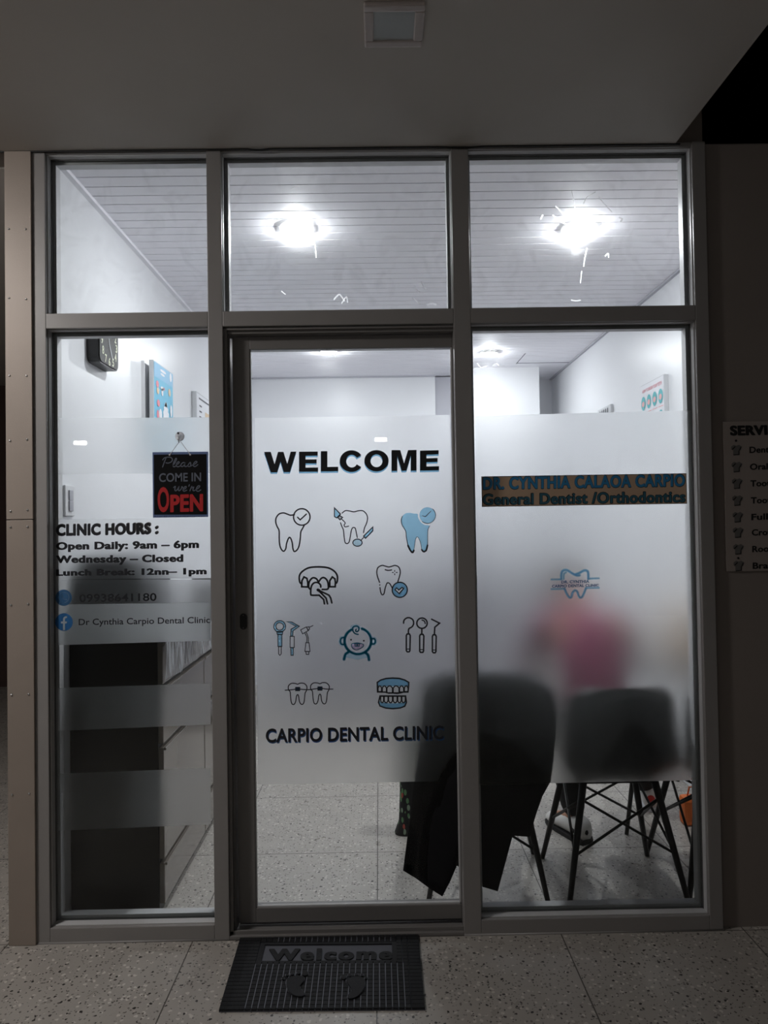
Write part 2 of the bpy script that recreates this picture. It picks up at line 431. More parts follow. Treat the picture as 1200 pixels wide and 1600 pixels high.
def lifted(f, x, y):
    """the same surface map, each call a hair nearer the viewer, so no two faces coincide"""
    a = f(x, y); n = (f(x + 1, y) - a).cross(f(x, y + 1) - a) if (f(x + 1, y) - a).length > 1e-5 else Vector((0, 1, 0))
    n.normalize()
    if n.dot(CAM - a) < 0: n = -n
    return lambda k: (lambda X, Y: f(X, Y) + n * (k * 3e-6))
def stroke(mb, pts, w, closed, f0):
    """flat mitred ribbon with round ends through picture-like points, laid onto a surface by f0"""
    q = [pts[0]]
    for p in pts[1:]:
        if math.hypot(p[0] - q[-1][0], p[1] - q[-1][1]) > w * .04: q.append(p)
    if closed and len(q) > 2 and math.hypot(q[0][0] - q[-1][0], q[0][1] - q[-1][1]) < w * .04: q.pop()
    n = len(q); h = w / 2
    if n < 2:
        mb.face([f0(*c) for c in circ(*q[0], h, n=10)]); return
    up_ = lifted(f0, *q[0]); f = up_(1)
    dirs = []
    for i in range(n if closed else n - 1):
        dx, dy = q[(i + 1) % n][0] - q[i][0], q[(i + 1) % n][1] - q[i][1]; L = math.hypot(dx, dy); dirs.append((dx / L, dy / L))
    Lv, Rv = [], []
    for i in range(n):
        d0 = dirs[i - 1] if (closed or i > 0) else dirs[0]; d1_ = dirs[i % len(dirs)] if (closed or i < n - 1) else dirs[-1]
        nx, ny = -(d0[1] + d1_[1]), d0[0] + d1_[0]; L = math.hypot(nx, ny)
        if L < .3: nx, ny, L = -d1_[1], d1_[0], 1.0
        nx, ny = nx / L, ny / L
        c = max(.42, nx * -d1_[1] + ny * d1_[0]); m = h / c
        Lv.append(mb.bm.verts.new(f(q[i][0] + nx * m, q[i][1] + ny * m))); Rv.append(mb.bm.verts.new(f(q[i][0] - nx * m, q[i][1] - ny * m)))
    for i in range(n if closed else n - 1):
        j = (i + 1) % n; mb.bm.faces.new((Lv[i], Lv[j], Rv[j], Rv[i]))
    if not closed:
        for (k, d, A_, B_) in ((0, (-dirs[0][0], -dirs[0][1]), Rv[0], Lv[0]), (n - 1, dirs[-1], Lv[-1], Rv[-1])):
            a0 = math.atan2(d[1], d[0])
            arc = [mb.bm.verts.new(f(q[k][0] + h * math.cos(a0 + t), q[k][1] + h * math.sin(a0 + t))) for t in (PI / 3, PI / 9, -PI / 9, -PI / 3)]
            mb.bm.faces.new([A_] + arc + [B_])
def thick(o, t):
    md = o.modifiers.new('solid', 'SOLIDIFY'); md.thickness = t; md.offset = 0; return o

def text_mesh(s, bold=0.0, spacing=1.0, shear=0.0):
    cu = bpy.data.curves.new('lettering', 'FONT'); cu.body = s; cu.size = 1.0; cu.offset = bold; cu.space_character = spacing; cu.shear = shear
    cu.resolution_u = 4
    o = bpy.data.objects.new('lettering', cu); COL.objects.link(o)
    dg = bpy.context.evaluated_depsgraph_get(); dg.update()
    me = bpy.data.meshes.new_from_object(o.evaluated_get(dg))
    bpy.data.objects.remove(o); bpy.data.curves.remove(cu)
    return me
def text_to(mb, s, TL, BL, BR, f, bold=0.02, spacing=1.0, shear=0.0):
    """lays a word so its ink fills the box TL-BL-BR (picture points), put on a surface by f"""
    me = text_mesh(s, min(bold, 0.012), spacing + bold * 1.6, shear)
    ex = max(0.0, bold - 0.012)
    if ex:                      # heavier weight: the same outline laid down again around itself
        b2_ = bmesh.new()
        for k in range(12):
            b2_.from_mesh(me); b2_.verts.ensure_lookup_table(); nv = len(me.vertices)
            for v in b2_.verts[-nv:]: v.co += Vector((ex * 1.25 * math.cos(PI * k / 6), ex * 0.8 * math.sin(PI * k / 6), k + 1.0))
        b2_.from_mesh(me); b2_.to_mesh(me); b2_.free()
    xs = [v.co.x for v in me.vertices]; ys = [v.co.y for v in me.vertices]
    x0, x1, y0, y1 = min(xs), max(xs), min(ys), max(ys)
    vs = []; up_ = lifted(f, *BL)
    for v in me.vertices:
        u = (v.co.x - x0) / (x1 - x0); w = (v.co.y - y0) / (y1 - y0)
        px = BL[0] + u * (BR[0] - BL[0]) + w * (TL[0] - BL[0]); py = BL[1] + u * (BR[1] - BL[1]) + w * (TL[1] - BL[1])
        vs.append(mb.bm.verts.new(up_(v.co.z)(px, py)))
    for p in me.polygons:
        try: mb.bm.faces.new([vs[i] for i in p.vertices])
        except ValueError: pass
    bpy.data.meshes.remove(me)

# ------------------------------------------------------------------ setting: floor, soffit, walls, ceiling
Z_T0, Z_T1, Z_TOP = 2.115, 2.168, 2.746
XP = dict(a0=-1.195, a1=-1.147, b0=-0.585, b1=-0.534, c0=0.2715, c1=0.3314, d0=1.1193, d1=1.166)
XW_L, XW_R = -1.152, 1.63
CEIL = 2.752
Y_IN = 0.10           # inner face of the shopfront frame

struct(MB().box(-5, 5, -8, 8, -0.1, 0).build('floor', M['floor']))
struct(MB().box(-5, 1.058, -3.6, 0.0, 2.735, 3.3).build('ceiling_porch', M['soffit']))
struct(MB().box(1.1665, 4.5, 0.02, 0.12, 0, 4.6).build('wall_front', M['wallout']))
struct(MB().box(-5, 4.5, 0.02, 0.12, 2.746, 4.6).build('wall_above', M['wallout']))
struct(MB().box(-5, -1.29, 4.0, 4.1, 0, 2.9).build('wall_passage', M['passage']))
struct(MB().box(-5, -1.29, 0.12, 4.0, 2.74, 2.9).build('ceiling_passage', M['soffit']))
struct(MB().box(-1.275, XW_L, Y_IN + 0.02, 4.5, 0, 2.9).build('wall_left', M['white_wall']))
struct(MB().box(XW_R, XW_R + 0.12, 0.12, 4.5, 0, 2.9).build('wall_right', M['white_wall']))
YB = at(450, 590, Z=CEIL).y
YB2 = at(862, 592, Z=CEIL).y
YBLK = at(795, 574, Z=CEIL).y
XR0 = at(680, 620, Y=YB).x
XBLK = at(843, 620, Y=YBLK).x
struct(MB().box(XW_L, XR0, YB, YB + 0.1, 0, CEIL).build('wall_back', M['white_wall']))
struct(MB().box(XR0, XW_R, YB2, YB2 + 0.1, 0, CEIL).build('wall_back_recess', M['white_matte']))
struct(MB().box(XR0 + 0.27, XBLK, YBLK, YB2, 0, CEIL).build('wall_partition', M['white_matte']))
struct(MB().box(XR0, XR0 + 0.27, YB + 0.02, YB + 0.06, 0, CEIL - 0.01).build('recess_panel', M['grey_panel']))  # added grey panel standing in for the darker recess

# plank ceiling: rows of boards with sunk joints
mb = MB(); y = Y_IN - 0.04; W = 0.0765
while y < YB2:
    mb.box(XW_L, XW_R, y + 0.006, min(y + W, YB2), CEIL, CEIL + 0.02)
    y += W
ce = struct(mb.build('ceiling_clinic', M['planks']))
o = MB().box(XW_L, XW_R, 0.03, YB2 + 0.1, CEIL + 0.006, CEIL + 0.10).build('groove', M['groove'], ce)
# cove strips and the joint strips in the far part of the ceiling
struct(MB().box(XW_L, XW_L + 0.022, Y_IN, YB, CEIL - 0.014, CEIL).build('trim_1', M['planks']))
struct(MB().box(XW_R - 0.018, XW_R, Y_IN, YB2, CEIL - 0.012, CEIL).build('trim_2', M['grey_panel']))
struct(MB().box(XW_L, XR0, YB - 0.018, YB, CEIL - 0.012, CEIL).build('trim_3', M['grey_panel']))
a = at(821, 552, Z=CEIL); b = at(807, 568, Z=CEIL); c = at(897, 564, Z=CEIL)
struct(MB().tube([a, b], 0.004, 6).build('trim_4', M['groove'])); struct(MB().tube([Vector((b.x, b.y - .02, CEIL)), Vector((c.x, b.y - .02, CEIL))], 0.004, 6).build('trim_5', M['groove']))

# ------------------------------------------------------------------ shopfront frame
def member(name, x0, x1, y0, y1, z0, z1, m='frame', bev=0.0025):
    return struct(MB().box(x0, x1, y0, y1, z0, z1, bev).build(name, M[m]))
member('trim_10', XP['a0'], XP['a1'], 0, Y_IN, 0, Z_TOP)
member('trim_11', XP['b0'], XP['b1'], 0, Y_IN, 0, Z_TOP)
member('trim_12', XP['c0'], XP['c1'], 0, Y_IN, 0, Z_TOP)
member('trim_13', XP['d0'], XP['d1'], 0, Y_IN, 0, Z_TOP)
for k, (x0, x1) in enumerate((('a1', 'b0'), ('b1', 'c0'), ('c1', 'd0'))):
    member('trim_%d' % (14 + k), XP[x0], XP[x1], 0.0, Y_IN, Z_T0, Z_T1)
    member('trim_%d' % (20 + k), XP[x0], XP[x1], 0.004, Y_IN, Z_TOP - 0.016, Z_TOP)
ZS = 0.052
member('trim_17', XP['a1'], XP['b0'], 0, Y_IN, 0, ZS)
member('trim_18', XP['c1'], XP['d0'], 0, Y_IN, 0, ZS)
# sealant lines at the sides
mb = MB()
pts = []
for i in range(60):
    z = i * 2.74 / 59
    pts.append((-1.1985 + 0.002 * math.sin(z * 7) + 0.0015 * math.sin(z * 19), 0.012, z))
mb.tube(pts, 0.0085, 6); struct(mb.build('trim_25', M['silicone'], smooth=True))
mb = MB(); mb.tube([(1.167, 0.012, z * 0.1) for z in range(28)], 0.004, 6); struct(mb.build('trim_26', M['silicone'], smooth=True))
mb = MB(); mb.tube([(XP['a0'], 0.0, 0.002), (XP['b1'], 0.0, 0.002)], 0.004, 6); struct(mb.build('trim_27', M['frame'], smooth=True))
mb = MB(); mb.tube([(XP['c0'], 0.0, 0.002), (XP['d1'], 0.0, 0.002)], 0.004, 6); struct(mb.build('trim_28', M['frame'], smooth=True))
# filling behind the side posts
struct(MB().box(-1.275, -1.20, 0.0, 0.12, 0, 2.74).build('wall_end', M['clad']))

GY0, GY1 = 0.045, 0.051    # pane
FY0, FY1 = 0.0525, 0.0531  # film on the inner side of the pane
DGY0, DGY1 = 0.066, 0.072
DFY0, DFY1 = 0.0735, 0.0741
def glazing(parent, x0, x1, z0, z1, gm, y0=GY0, y1=GY1, bead=0.008):
    MB().box(x0 + 0.002, x1 - 0.002, y0, y1, z0 + 0.002, z1 - 0.002).build('glass', M[gm], parent)
    mb = MB(); s = 0.0025
    mi = MB(); t = 0.013
    for (a0, a1, c0, c1) in ((x0, x0 + s, z0, z1), (x1 - s, x1, z0, z1), (x0 + s, x1 - s, z0, z0 + s), (x0 + s, x1 - s, z1 - s, z1)):
        mb.box(a0, a1, y0 - 0.03, y0 - 0.001, c0, c1, 0.0008)
    for (a0, a1, c0, c1) in ((x0, x0 + t, z0, z1), (x1 - t, x1, z0, z1), (x0 + t, x1 - t, z0, z0 + t), (x0 + t, x1 - t, z1 - t, z1)):
        mi.box(a0, a1, y1 + 0.006, y1 + 0.04, c0, c1, 0.001)
    mb.build('window_frame', M['bead'], parent); mi.build('inner_bead', M['bead'], parent)
    mb = MB(); s2 = 0.0018
    for (a0, a1, c0, c1) in ((x0 + s, x0 + s + s2, z0 + s, z1 - s), (x1 - s - s2, x1 - s, z0 + s, z1 - s), (x0 + s + s2, x1 - s - s2, z1 - s - s2, z1 - s)):
        mb.box(a0, a1, y0 - 0.006, y0 - 0.0005, c0, c1)
    mb.build('seal', M['seal'], parent)
def film(parent, TL, TR, BL, BR, y0, y1, m='film'):
    """band of frosted film; corner heights are taken where the band is stuck"""
    q = [at(*TL, Y=y0), at(*TR, Y=y0), at(*BR, Y=y0), at(*BL, Y=y0)]
    mb = MB()
    fr = [mb.bm.verts.new((p.x, y0, p.z)) for p in q]; bk = [mb.bm.verts.new((p.x, y1, p.z)) for p in q]
    mb.bm.faces.new(fr); mb.bm.faces.new(list(reversed(bk)))
    for i in range(4): mb.bm.faces.new((fr[i], bk[i], bk[(i + 1) % 4], fr[(i + 1) % 4]))
    mb.build('frosted_film', M[m], parent)
wins = []
for k, (x0, x1, z0, z1, gm) in enumerate((
        (XP['a1'], XP['b0'], Z_T1, Z_TOP - 0.016, 'glass'), (XP['b1'], XP['c0'], Z_T1, Z_TOP - 0.016, 'glass'), (XP['c1'], XP['d0'], Z_T1, Z_TOP - 0.016, 'glass'),
        (XP['a1'], XP['b0'], ZS, Z_T0, 'glass_low'), (XP['c1'], XP['d0'], ZS, Z_T0, 'glass_low'))):
    w = sempty('window_%d' % (k + 1), ((x0 + x1) / 2, GY0, z0)); glazing(w, x0, x1, z0, z1, gm); wins.append(w)
w4, w5 = wins[3], wins[4]
for (yl, yr, bl, br, m) in ((653.5, 652, 741, 739, 'film'), (811.5, 809, 905.3, 903.6, 'film'), (905.4, 905.6, 944, 941, 'film'),
                            (944.5, 941.5, 1008, 1001, 'film_white'), (1075, 1068, 1142, 1132, 'film_band'), (1209, 1200, 1298, 1288, 'film_band')):
    film(w4, (91, yl), (329, yr), (91, bl), (329, br), FY0, FY1, m)
film(w5, (742, 650), (1083, 641), (750, 1226), (1092, 1219), FY0, FY1)

# dried smears on the upper and right panes
def smear_mat():
    m, nt, out = nodes_mat('dried smear'); L = nt.links.new
    r = nt.nodes.new('ShaderNodeBsdfRefraction'); r.inputs['Roughness'].default_value = 0.95; r.inputs['IOR'].default_value = 1.16
    t = nt.nodes.new('ShaderNodeBsdfTransparent'); x = nt.nodes.new('ShaderNodeMixShader'); x.inputs[0].default_value = 0.6
    L(t.outputs[0], x.inputs[1]); L(r.outputs[0], x.inputs[2]); L(x.outputs[0], out.inputs[0]); return m
M['smear'] = smear_mat()
def smear(parent, lst, Y):
    mb = MB()
    for pts, w_ in lst: stroke(mb, catmull(pts, False, 4), w_, False, lambda x, y: at(x, y, Y=Y))
    mb.build('smear', M['smear'], parent)
smear(wins[2], [([(868, 322), (876, 330), (882, 337)], 1.6), ([(893, 298), (897, 316), (899, 332)], 1.2), ([(936, 308), (944, 318), (956, 331)], 1.3), ([(864, 336), (872, 344), (889, 352)], 1.5), ([(912, 318), (917, 308), (930, 300)], 1.2),
                ([(917, 388), (914, 402), (912, 416)], 1.3), ([(909, 424), (908, 432), (907, 442)], 1.3), ([(893, 469), (900, 470), (907, 469)], 2.0), ([(925, 368), (934, 358), (940, 352)], 1.5), ([(845, 342), (847, 338), (848, 336)], 2.4), ([(968, 340), (972, 342), (970, 346)], 2.2), ([(946, 400), (950, 396), (951, 402)], 1.8)], GY0 - .0004)
smear(wins[1], [([(648, 447), (652, 454), (656, 456)], 1.6), ([(658, 440), (662, 448), (666, 452)], 1.4), ([(645, 466), (650, 470), (654, 474)], 1.5), ([(668, 476), (674, 474), (681, 476)], 2.6), ([(522, 468), (530, 460), (538, 470)], 2.2), ([(534, 474), (541, 464), (543, 472)], 2.0), ([(455, 294), (462, 291), (468, 292)], .9), ([(490, 372), (493, 388), (494, 402)], .9), ([(440, 455), (446, 460)], 1.4)], GY0 - .0004)
smear(wins[4], [([(744, 545), (752, 541), (757, 548)], 1.5), ([(748, 556), (752, 550), (758, 552)], 1.5), ([(746, 568), (752, 574), (760, 572)], 1.6), ([(764, 549), (768, 545), (773, 547)], 1.4), ([(770, 572), (776, 568), (779, 571)], 1.4)], GY0 - .0004)

# ------------------------------------------------------------------ sliding door
d1 = sempty('door_1', (-0.1, 0.06, 0.02))
dx0, dx1 = at(368, 1000, Y=0.05).x, 0.30
zt1 = Z_T0 - 0.004
gx0, gx1 = at(395, 1000, Y=0.05).x, at(714, 1000, Y=0.05).x
gz0, gz1 = at(560, 1416, Y=0.05).z, at(560, 544, Y=0.05).z
mb = MB(); mb.box(dx0, gx0, 0.05, 0.09, 0.03, zt1 - 0.02, 0.002); mb.build('stile', M['door_frame'], d1)
mb = MB(); mb.box(gx1, dx1 + 0.02, 0.1005, 0.125, 0.03, zt1 - 0.02, 0.002); mb.box(gx1, 0.271, 0.05, 0.09, 0.03, zt1 - 0.02, 0.002); mb.build('stile', M['door_frame'], d1)
mb = MB(); mb.box(gx0, gx1, 0.05, 0.09, gz1, zt1 - 0.02, 0.002); mb.build('top_rail', M['door_frame'], d1)
mb = MB(); mb.box(gx0, gx1, 0.05, 0.09, 0.03, gz0, 0.002); mb.build('bottom_rail', M['door_frame'], d1)
MB().box(gx0 + 0.001, gx1 - 0.001, DGY0, DGY1, gz0 + 0.001, gz1 - 0.001).build('glass', M['glass_low'], d1)
mb = MB()
for (a0, a1, c0, c1) in ((gx0, gx0 + 0.004, gz0, gz1), (gx1 - 0.006, gx1, gz0, gz1), (gx0, gx1, gz0, gz0 + 0.006)):
    mb.box(a0, a1, 0.054, 0.0655, c0, c1, 0.0008)
mb.build('bead', M['bead'], d1)
film(d1, (398, 653), (708, 648), (403, 1226), (717, 1220), DFY0, DFY1)
mb = MB()
c = at(380.5, 971, Y=0.05)
mb.poly([(c.x + p[0], 0.0485, c.z + p[1]) for p in [(0.0125 * math.cos(t), 0.016 + 0.0125 * math.sin(t)) for t in [PI * k / 10 for k in range(11)]] + [(0.0125 * math.cos(t), -0.016 + 0.0125 * math.sin(t)) for t in [PI + PI * k / 10 for k in range(11)]]])
h = mb.build('handle', M['black'], d1); thick(h, 0.003)
mb = MB(); mb.sphere((c.x, 0.046, c.z + 0.022), 0.0022); mb.sphere((c.x, 0.046, c.z - 0.022), 0.0022); mb.build('screw', M['rivet'], h)
# door surround: head and jamb profiles, threshold track
mb = MB(); mb.box(XP['b1'], dx0 - 0.004, 0.03, 0.095, 0, zt1, 0.002); mb.box(XP['b1'], XP['b1'] + 0.012, 0.012, 0.03, 0, zt1, 0.001); struct(mb.build('trim_30', M['door_frame']))
mb = MB(); mb.box(XP['b1'] + 0.002, XP['c0'], 0.02, 0.095, zt1 - 0.018, zt1, 0.002); mb.box(XP['b1'] + 0.002, XP['c0'], 0.01, 0.02, zt1 - 0.007, zt1, 0.001); struct(mb.build('trim_31', M['door_frame']))
mb = MB(); mb.box(XP['b1'], XP['c0'], 0.0, 0.1, 0, 0.012, 0.002); mb.box(XP['b1'], XP['c0'], 0.012, 0.02, 0.012, 0.024, 0.001); mb.box(XP['b1'], XP['c0'], 0.092, 0.1, 0.012, 0.03, 0.001); struct(mb.build('trim_32', M['door_frame']))

# ------------------------------------------------------------------ riveted cladding strip at the left edge
q = [at(7, 232, Y=-0.006), at(48, 232, Y=-0.006), at(57, 1479, Y=-0.006), at(15, 1480, Y=-0.006)]
x0 = (q[0].x + q[3].x) / 2; x1 = (q[1].x + q[2].x) / 2
clad = empty('cladding_panel', (x0, -0.006, 0), 'narrow riveted beige cladding strip left of the clinic shopfront', 'cladding panel')
zj = at(30, 812, Y=-0.006).z
MB().box(x0, x1, -0.010, -0.0015, 0.001, zj - 0.0015, 0.0012).build('sheet', M['clad'], clad)
MB().box(x0, x1, -0.010, -0.0015, zj + 0.0015, 2.734, 0.0012).build('sheet', M['clad'], clad)
for yy in (357, 466, 587, 687, 797, 822, 945, 1084, 1242):
    for xx in (0.16, 0.80):
        p = at(30, yy, Y=-0.010)
        mb = MB(); mb.lathe((x0 + (x1 - x0) * xx, -0.010, p.z + random.uniform(-.004, .004)), [(0.004, 0), (0.0036, -0.0018), (0.0018, -0.0030)], 12, 'Y'); mb.build('rivet', M['rivet'], clad, smooth=True)

# ------------------------------------------------------------------ soffit fixture (unlit), cable
def soffit_pt(px, py, z=2.735): return at(px, py, Z=z)
q = [soffit_pt(567, 3), soffit_pt(666, 1), soffit_pt(660, 66), soffit_pt(569, 70)]
cx = sum(p.x for p in q) / 4; cy = sum(p.y for p in q) / 4; hx = (q[1].x - q[0].x) / 2 * 0.98; hy = abs(q[0].y - q[3].y) / 2
lf = empty('ceiling_fixture', (cx, cy, 2.735), 'square white unlit light fixture on the porch ceiling', 'light fixture')
mb = MB(); f_ = 0.16 * 2 * hx
for (a0, a1, b0, b1) in ((-hx, hx, -hy, -hy + f_), (-hx, hx, hy - f_, hy), (-hx, -hx + f_, -hy + f_, hy - f_), (hx - f_, hx, -hy + f_, hy - f_)):
    mb.box(cx + a0, cx + a1, cy + b0, cy + b1, 2.724, 2.735, 0.004)
mb.build('frame', M['fixture'], lf)
MB().box(cx - hx + f_, cx + hx - f_, cy - hy + f_, cy + hy - f_, 2.728, 2.7345).build('lens', M['soffit_lens'], lf)

cab = []
for (px, py) in ((-30, 236), (20, 231), (60, 229), (100, 229.5), (130, 232), (200, 229.5), (290, 229), (345, 228), (375, 232), (405, 235), (440, 231.5), (540, 229), (630, 228.5), (720, 231), (780, 227), (860, 219.5), (960, 217), (1040, 216), (1062, 216)):
    cab.append(at(px, py, Y=-0.006))
mb = MB(); pts3 = []
c2 = catmull([(p.x, p.z) for p in cab], False, 5)
mb.tube([(x, -0.007, min(z, 2.733)) for x, z in c2], 0.0032, 6)
tag(mb.build('cable', M['cable'], smooth=True), 'thin black cable sagging along the top of the shopfront', 'cable')

# ------------------------------------------------------------------ ceiling lamps inside
lamps = [((463, 366), 'round lit ceiling lamp behind the middle upper pane', 0), ((903, 366), 'round lit ceiling lamp behind the right upper pane, glaring through smears', 0),
         ((513, 553), 'small far lit ceiling lamp seen at the top of the door glass', 1), ((765, 556), 'far lit ceiling lamp seen in the top left corner of the right window', 1)]
for (p, lab, far_) in lamps:
    c = at(*p, Z=CEIL - 0.03)
    l = empty('ceiling_lamp', (c.x, c.y, CEIL), lab, 'ceiling lamp', 'round ceiling lamps in the clinic')
    MB().lathe((c.x, c.y, CEIL), [(0.075, 0), (0.075, -0.008), (0.068, -0.014), (0.058, -0.016)], 32).build('rim', M['lamp_rim'], l, smooth=True)
    MB().lathe((c.x, c.y, CEIL - 0.0162), [(0.056, 0), (0.052, -0.006), (0.04, -0.011), (0.02, -0.014), (0.004, -0.015)], 24).build('bulb', M['lamp' if not far_ else 'lamp_far'], l, smooth=True)
pl_ = Vector((-2.02, -1.0, 2.735))
pl = empty('porch_lamp', pl_, 'round lit lamp on the porch ceiling left of the shopfront, outside the picture', 'lamp')
MB().lathe(pl_, [(.19, 0), (.19, -.03), (.165, -.036)], 40).build('housing', M['fixture'], pl, smooth=False)
MB().lathe(pl_ + Vector((0, 0, -.0365)), [(.16, 0), (.15, -.025), (.11, -.045), (.05, -.057), (.01, -.06)], 40).build('diffuser', M['porch_lamp'], pl, smooth=True)
# two lit tubes across the way, seen mirrored in the panes
for (px, py, lab) in ((595, 686, 'lit tube lamp behind the viewer, the middle one'), (125, 692, 'lit tube lamp behind the viewer, further left')):
    g = at(px, py, Y=GY0); d = (g - CAM).normalized(); d.y = -d.y
    p = g + d * (6.0 / -d.y)
    o = MB().box(p.x - 0.07, p.x + 0.07, p.y - 0.02, p.y + 0.02, p.z - 0.02, p.z + 0.02, 0.008).build('tube_lamp', M['tube'], origin=p)
    tag(o, lab, 'lamp')

# ------------------------------------------------------------------ things on the left wall
def frm(axis_x):       # surface map: picture point -> wall plane
    return lambda px, py: at(px, py, X=axis_x)
XF = XW_L + 0.05       # clock face plane
cA, cB = at(155, 560, X=XF), at(185.5, 560, X=XF)
yc0, yc1 = cA.y, cB.y; zc = at(166, 535, X=XF).z; zb = at(183, 581, X=XF).z; hz = zc - zb
clk = empty('wall_clock', (XW_L, (yc0 + yc1) / 2, zc), 'black rounded square wall clock high on the left wall', 'clock')
def rrect(y0, y1, z0, z1, r, n=6):
    out = []
    for (cy_, cz_, a0) in ((y1 - r, z1 - r, 0), (y0 + r, z1 - r, 90), (y0 + r, z0 + r, 180), (y1 - r, z0 + r, 270)):
        for k in range(n + 1):
            a = math.radians(a0 + 90 * k / n); out.append((cy_ + r * math.cos(a), cz_ + r * math.sin(a)))
    return out
def slab_x(mb, outline, xa, xb):
    A = [mb.bm.verts.new((xa, y_, z_)) for y_, z_ in outline]; B = [mb.bm.verts.new((xb, y_, z_)) for y_, z_ in outline]
    mb.bm.faces.new(A); mb.bm.faces.new(B)
    for i in range(len(A)): mb.bm.faces.new((A[i], A[(i + 1) % len(A)], B[(i + 1) % len(A)], B[i]))
mb = MB(); slab_x(mb, rrect(yc0, yc1, zc - hz, zc + hz, 0.03), XW_L, XF - 0.004); mb.build('case', M['clock'], clk)
mb = MB(); slab_x(mb, rrect(yc0 + .006, yc1 - .006, zc - hz + .006, zc + hz - .006, 0.026), XF - 0.004, XF); mb.build('face', M['black'], clk)
mb = MB()
wy, wz = (yc1 - yc0) / 2, hz
def wallmap(xp, yc_, zc_):   # local (right, down) metres on a wall facing +x; right = +y
    return lambda u, v: Vector((xp, yc_ + u, zc_ - v))
fm = wallmap(XF + 0.001, (yc0 + yc1) / 2, zc)
for n in range(1, 13):
    a = 2 * PI * n / 12; ux, uy = math.sin(a), -math.cos(a)
    k = min(0.74 * wy / max(abs(ux), 1e-6), 0.76 * wz / max(abs(uy), 1e-6), 1.02 * wz * 0.8)
    u, v = ux * k, uy * k; h_ = 0.017; w_ = 0.0095 if n < 10 else 0.017
    mb = MB(); text_to(mb, str(n), (u - w_, v - h_), (u - w_, v + h_), (u + w_, v + h_), fm, 0.02); mb.build('numeral', M['clock_num'], clk)
for (ang, ln, w_) in ((150, 0.6, 0.005), (345, 0.85, 0.004)):
    mb = MB(); a = math.radians(ang)
    stroke(mb, [(0, 0), (math.sin(a) * ln * wy, -math.cos(a) * ln * wy)], w_, False, wallmap(XF + 0.002, (yc0 + yc1) / 2, zc)); mb.build('hand', M['pale'], clk)

# light switch
mb_y = at(93, 780, X=XW_L).y
sw = empty('light_switch', (XW_L, 0.17, 1.52), 'white two-rocker light switch on the left wall near the pane', 'light switch')
z0, z1 = at(98, 806, X=XW_L + .008).z, at(98, 757, X=XW_L + .008).z
MB().box(XW_L, XW_L + 0.009, 0.135, 0.215, z0, z1, 0.003).build('plate', M['white_plastic'], sw)
zm = (z0 + z1) / 2
for (a, b) in ((z0 + .018, zm - .001), (zm + .001, z1 - .018)):
    MB().box(XW_L + 0.009, XW_L + 0.014, 0.16, 0.192, a, b, 0.002).build('rocker', M['grey_panel'], sw)

# blue poster board standing off the left wall, over an added white slab
xp = XW_L + 0.060
y0, y1 = at(240, 600, X=xp).y, at(270, 600, X=xp).y
zt = (at(240, 563, X=xp).z + at(270, 583, X=xp).z) / 2
zbm = at(240, 712, X=xp).z
bb = empty('poster_board', (XW_L, (y0 + y1) / 2, zbm), 'light blue dental food poster board on the left wall', 'poster')
MB().box(xp - 0.022, xp, y0, y1, zbm, zt, 0.002).build('board', M['board_edge'], bb)
pr = MB().box(xp, xp + 0.0012, y0 + .006, y1 - .006, zbm + .006, zt - .006).build('print', M['poster_blue'], bb)
fm = wallmap(xp + 0.0022, y0, zt); PW = y1 - y0
mb = MB(); mb.face([fm(.006, .006), fm(PW - .006, .006), fm(PW - .006, .078), fm(.006, .078)]); mb.build('header', M['poster_blue2'], bb)
fm2 = wallmap(xp + 0.0032, y0, zt)
def blobs(m, lst, f, kv=1.0):
    for (u, v, ru, rv) in lst:
        mb = MB(); mb.face([f(*q) for q in circ(u, v * kv, ru, rv * kv, 16)]); o_ = mb.build('picture', M[m], bb)
KV = 0.58
blobs('poster_white', [(PW * .45, .05, .05, .012), (PW * .42, .082, .035, .010), (PW * .85, .055, .018, .04), (PW * .40, .205, .028, .018), (PW * .40, .235, .016, .035), (PW * .86, .36, .018, .055),
          (PW * .58, .33, .022, .02), (PW * .30, .44, .024, .05)], fm2, KV)
mb = MB()
mb.poly([fm2(PW * .58 + x, v * KV) for x, v in catmull([(0, .30), (.02, .345), (.036, .36), (.034, .385), (.05, .40), (.046, .43), (.05, .45), (.04, .52), (-.04, .52), (-.05, .45), (-.046, .43), (-.05, .40), (-.034, .385), (-.036, .36), (-.02, .345)], True, 3)]); mb.build('picture', M['poster_white'], bb)
blobs('pink', [(PW * .16, .19, .022, .03), (PW * .48, .20, .012, .014), (PW * .20, .35, .024, .03), (PW * .17, .45, .018, .04)], fm2, KV)
blobs('tan', [(PW * .18, .245, .02, .03), (PW * .78, .20, .02, .035)], fm2, KV)
mb = MB()
for u in (.5, .66): mb = MB(); stroke(mb, [(PW * u, .49 * KV), (PW * u, .56 * KV)], .010, False, fm2); mb.build('drawn_line', M['ink'], bb)
blobs('yellow', [(PW * .2, .52, .08, .03)], fm2, KV)
wy0, wy1 = at(224.5, 600, X=XW_L + .012).y, at(262, 600, X=XW_L + .012).y
zw = at(224, 563, X=XW_L + .012).z
o = MB().box(XW_L, XW_L + 0.016, wy0, wy1, zbm, zw, 0.001).build('lit_wall_slab', M['white_plastic'], origin=(XW_L, wy0, zbm)); tag(o, 'added white slab imitating the lit strip of wall behind the blue poster', 'board')  # added slab, its white imitates the lit strip of wall beside the poster
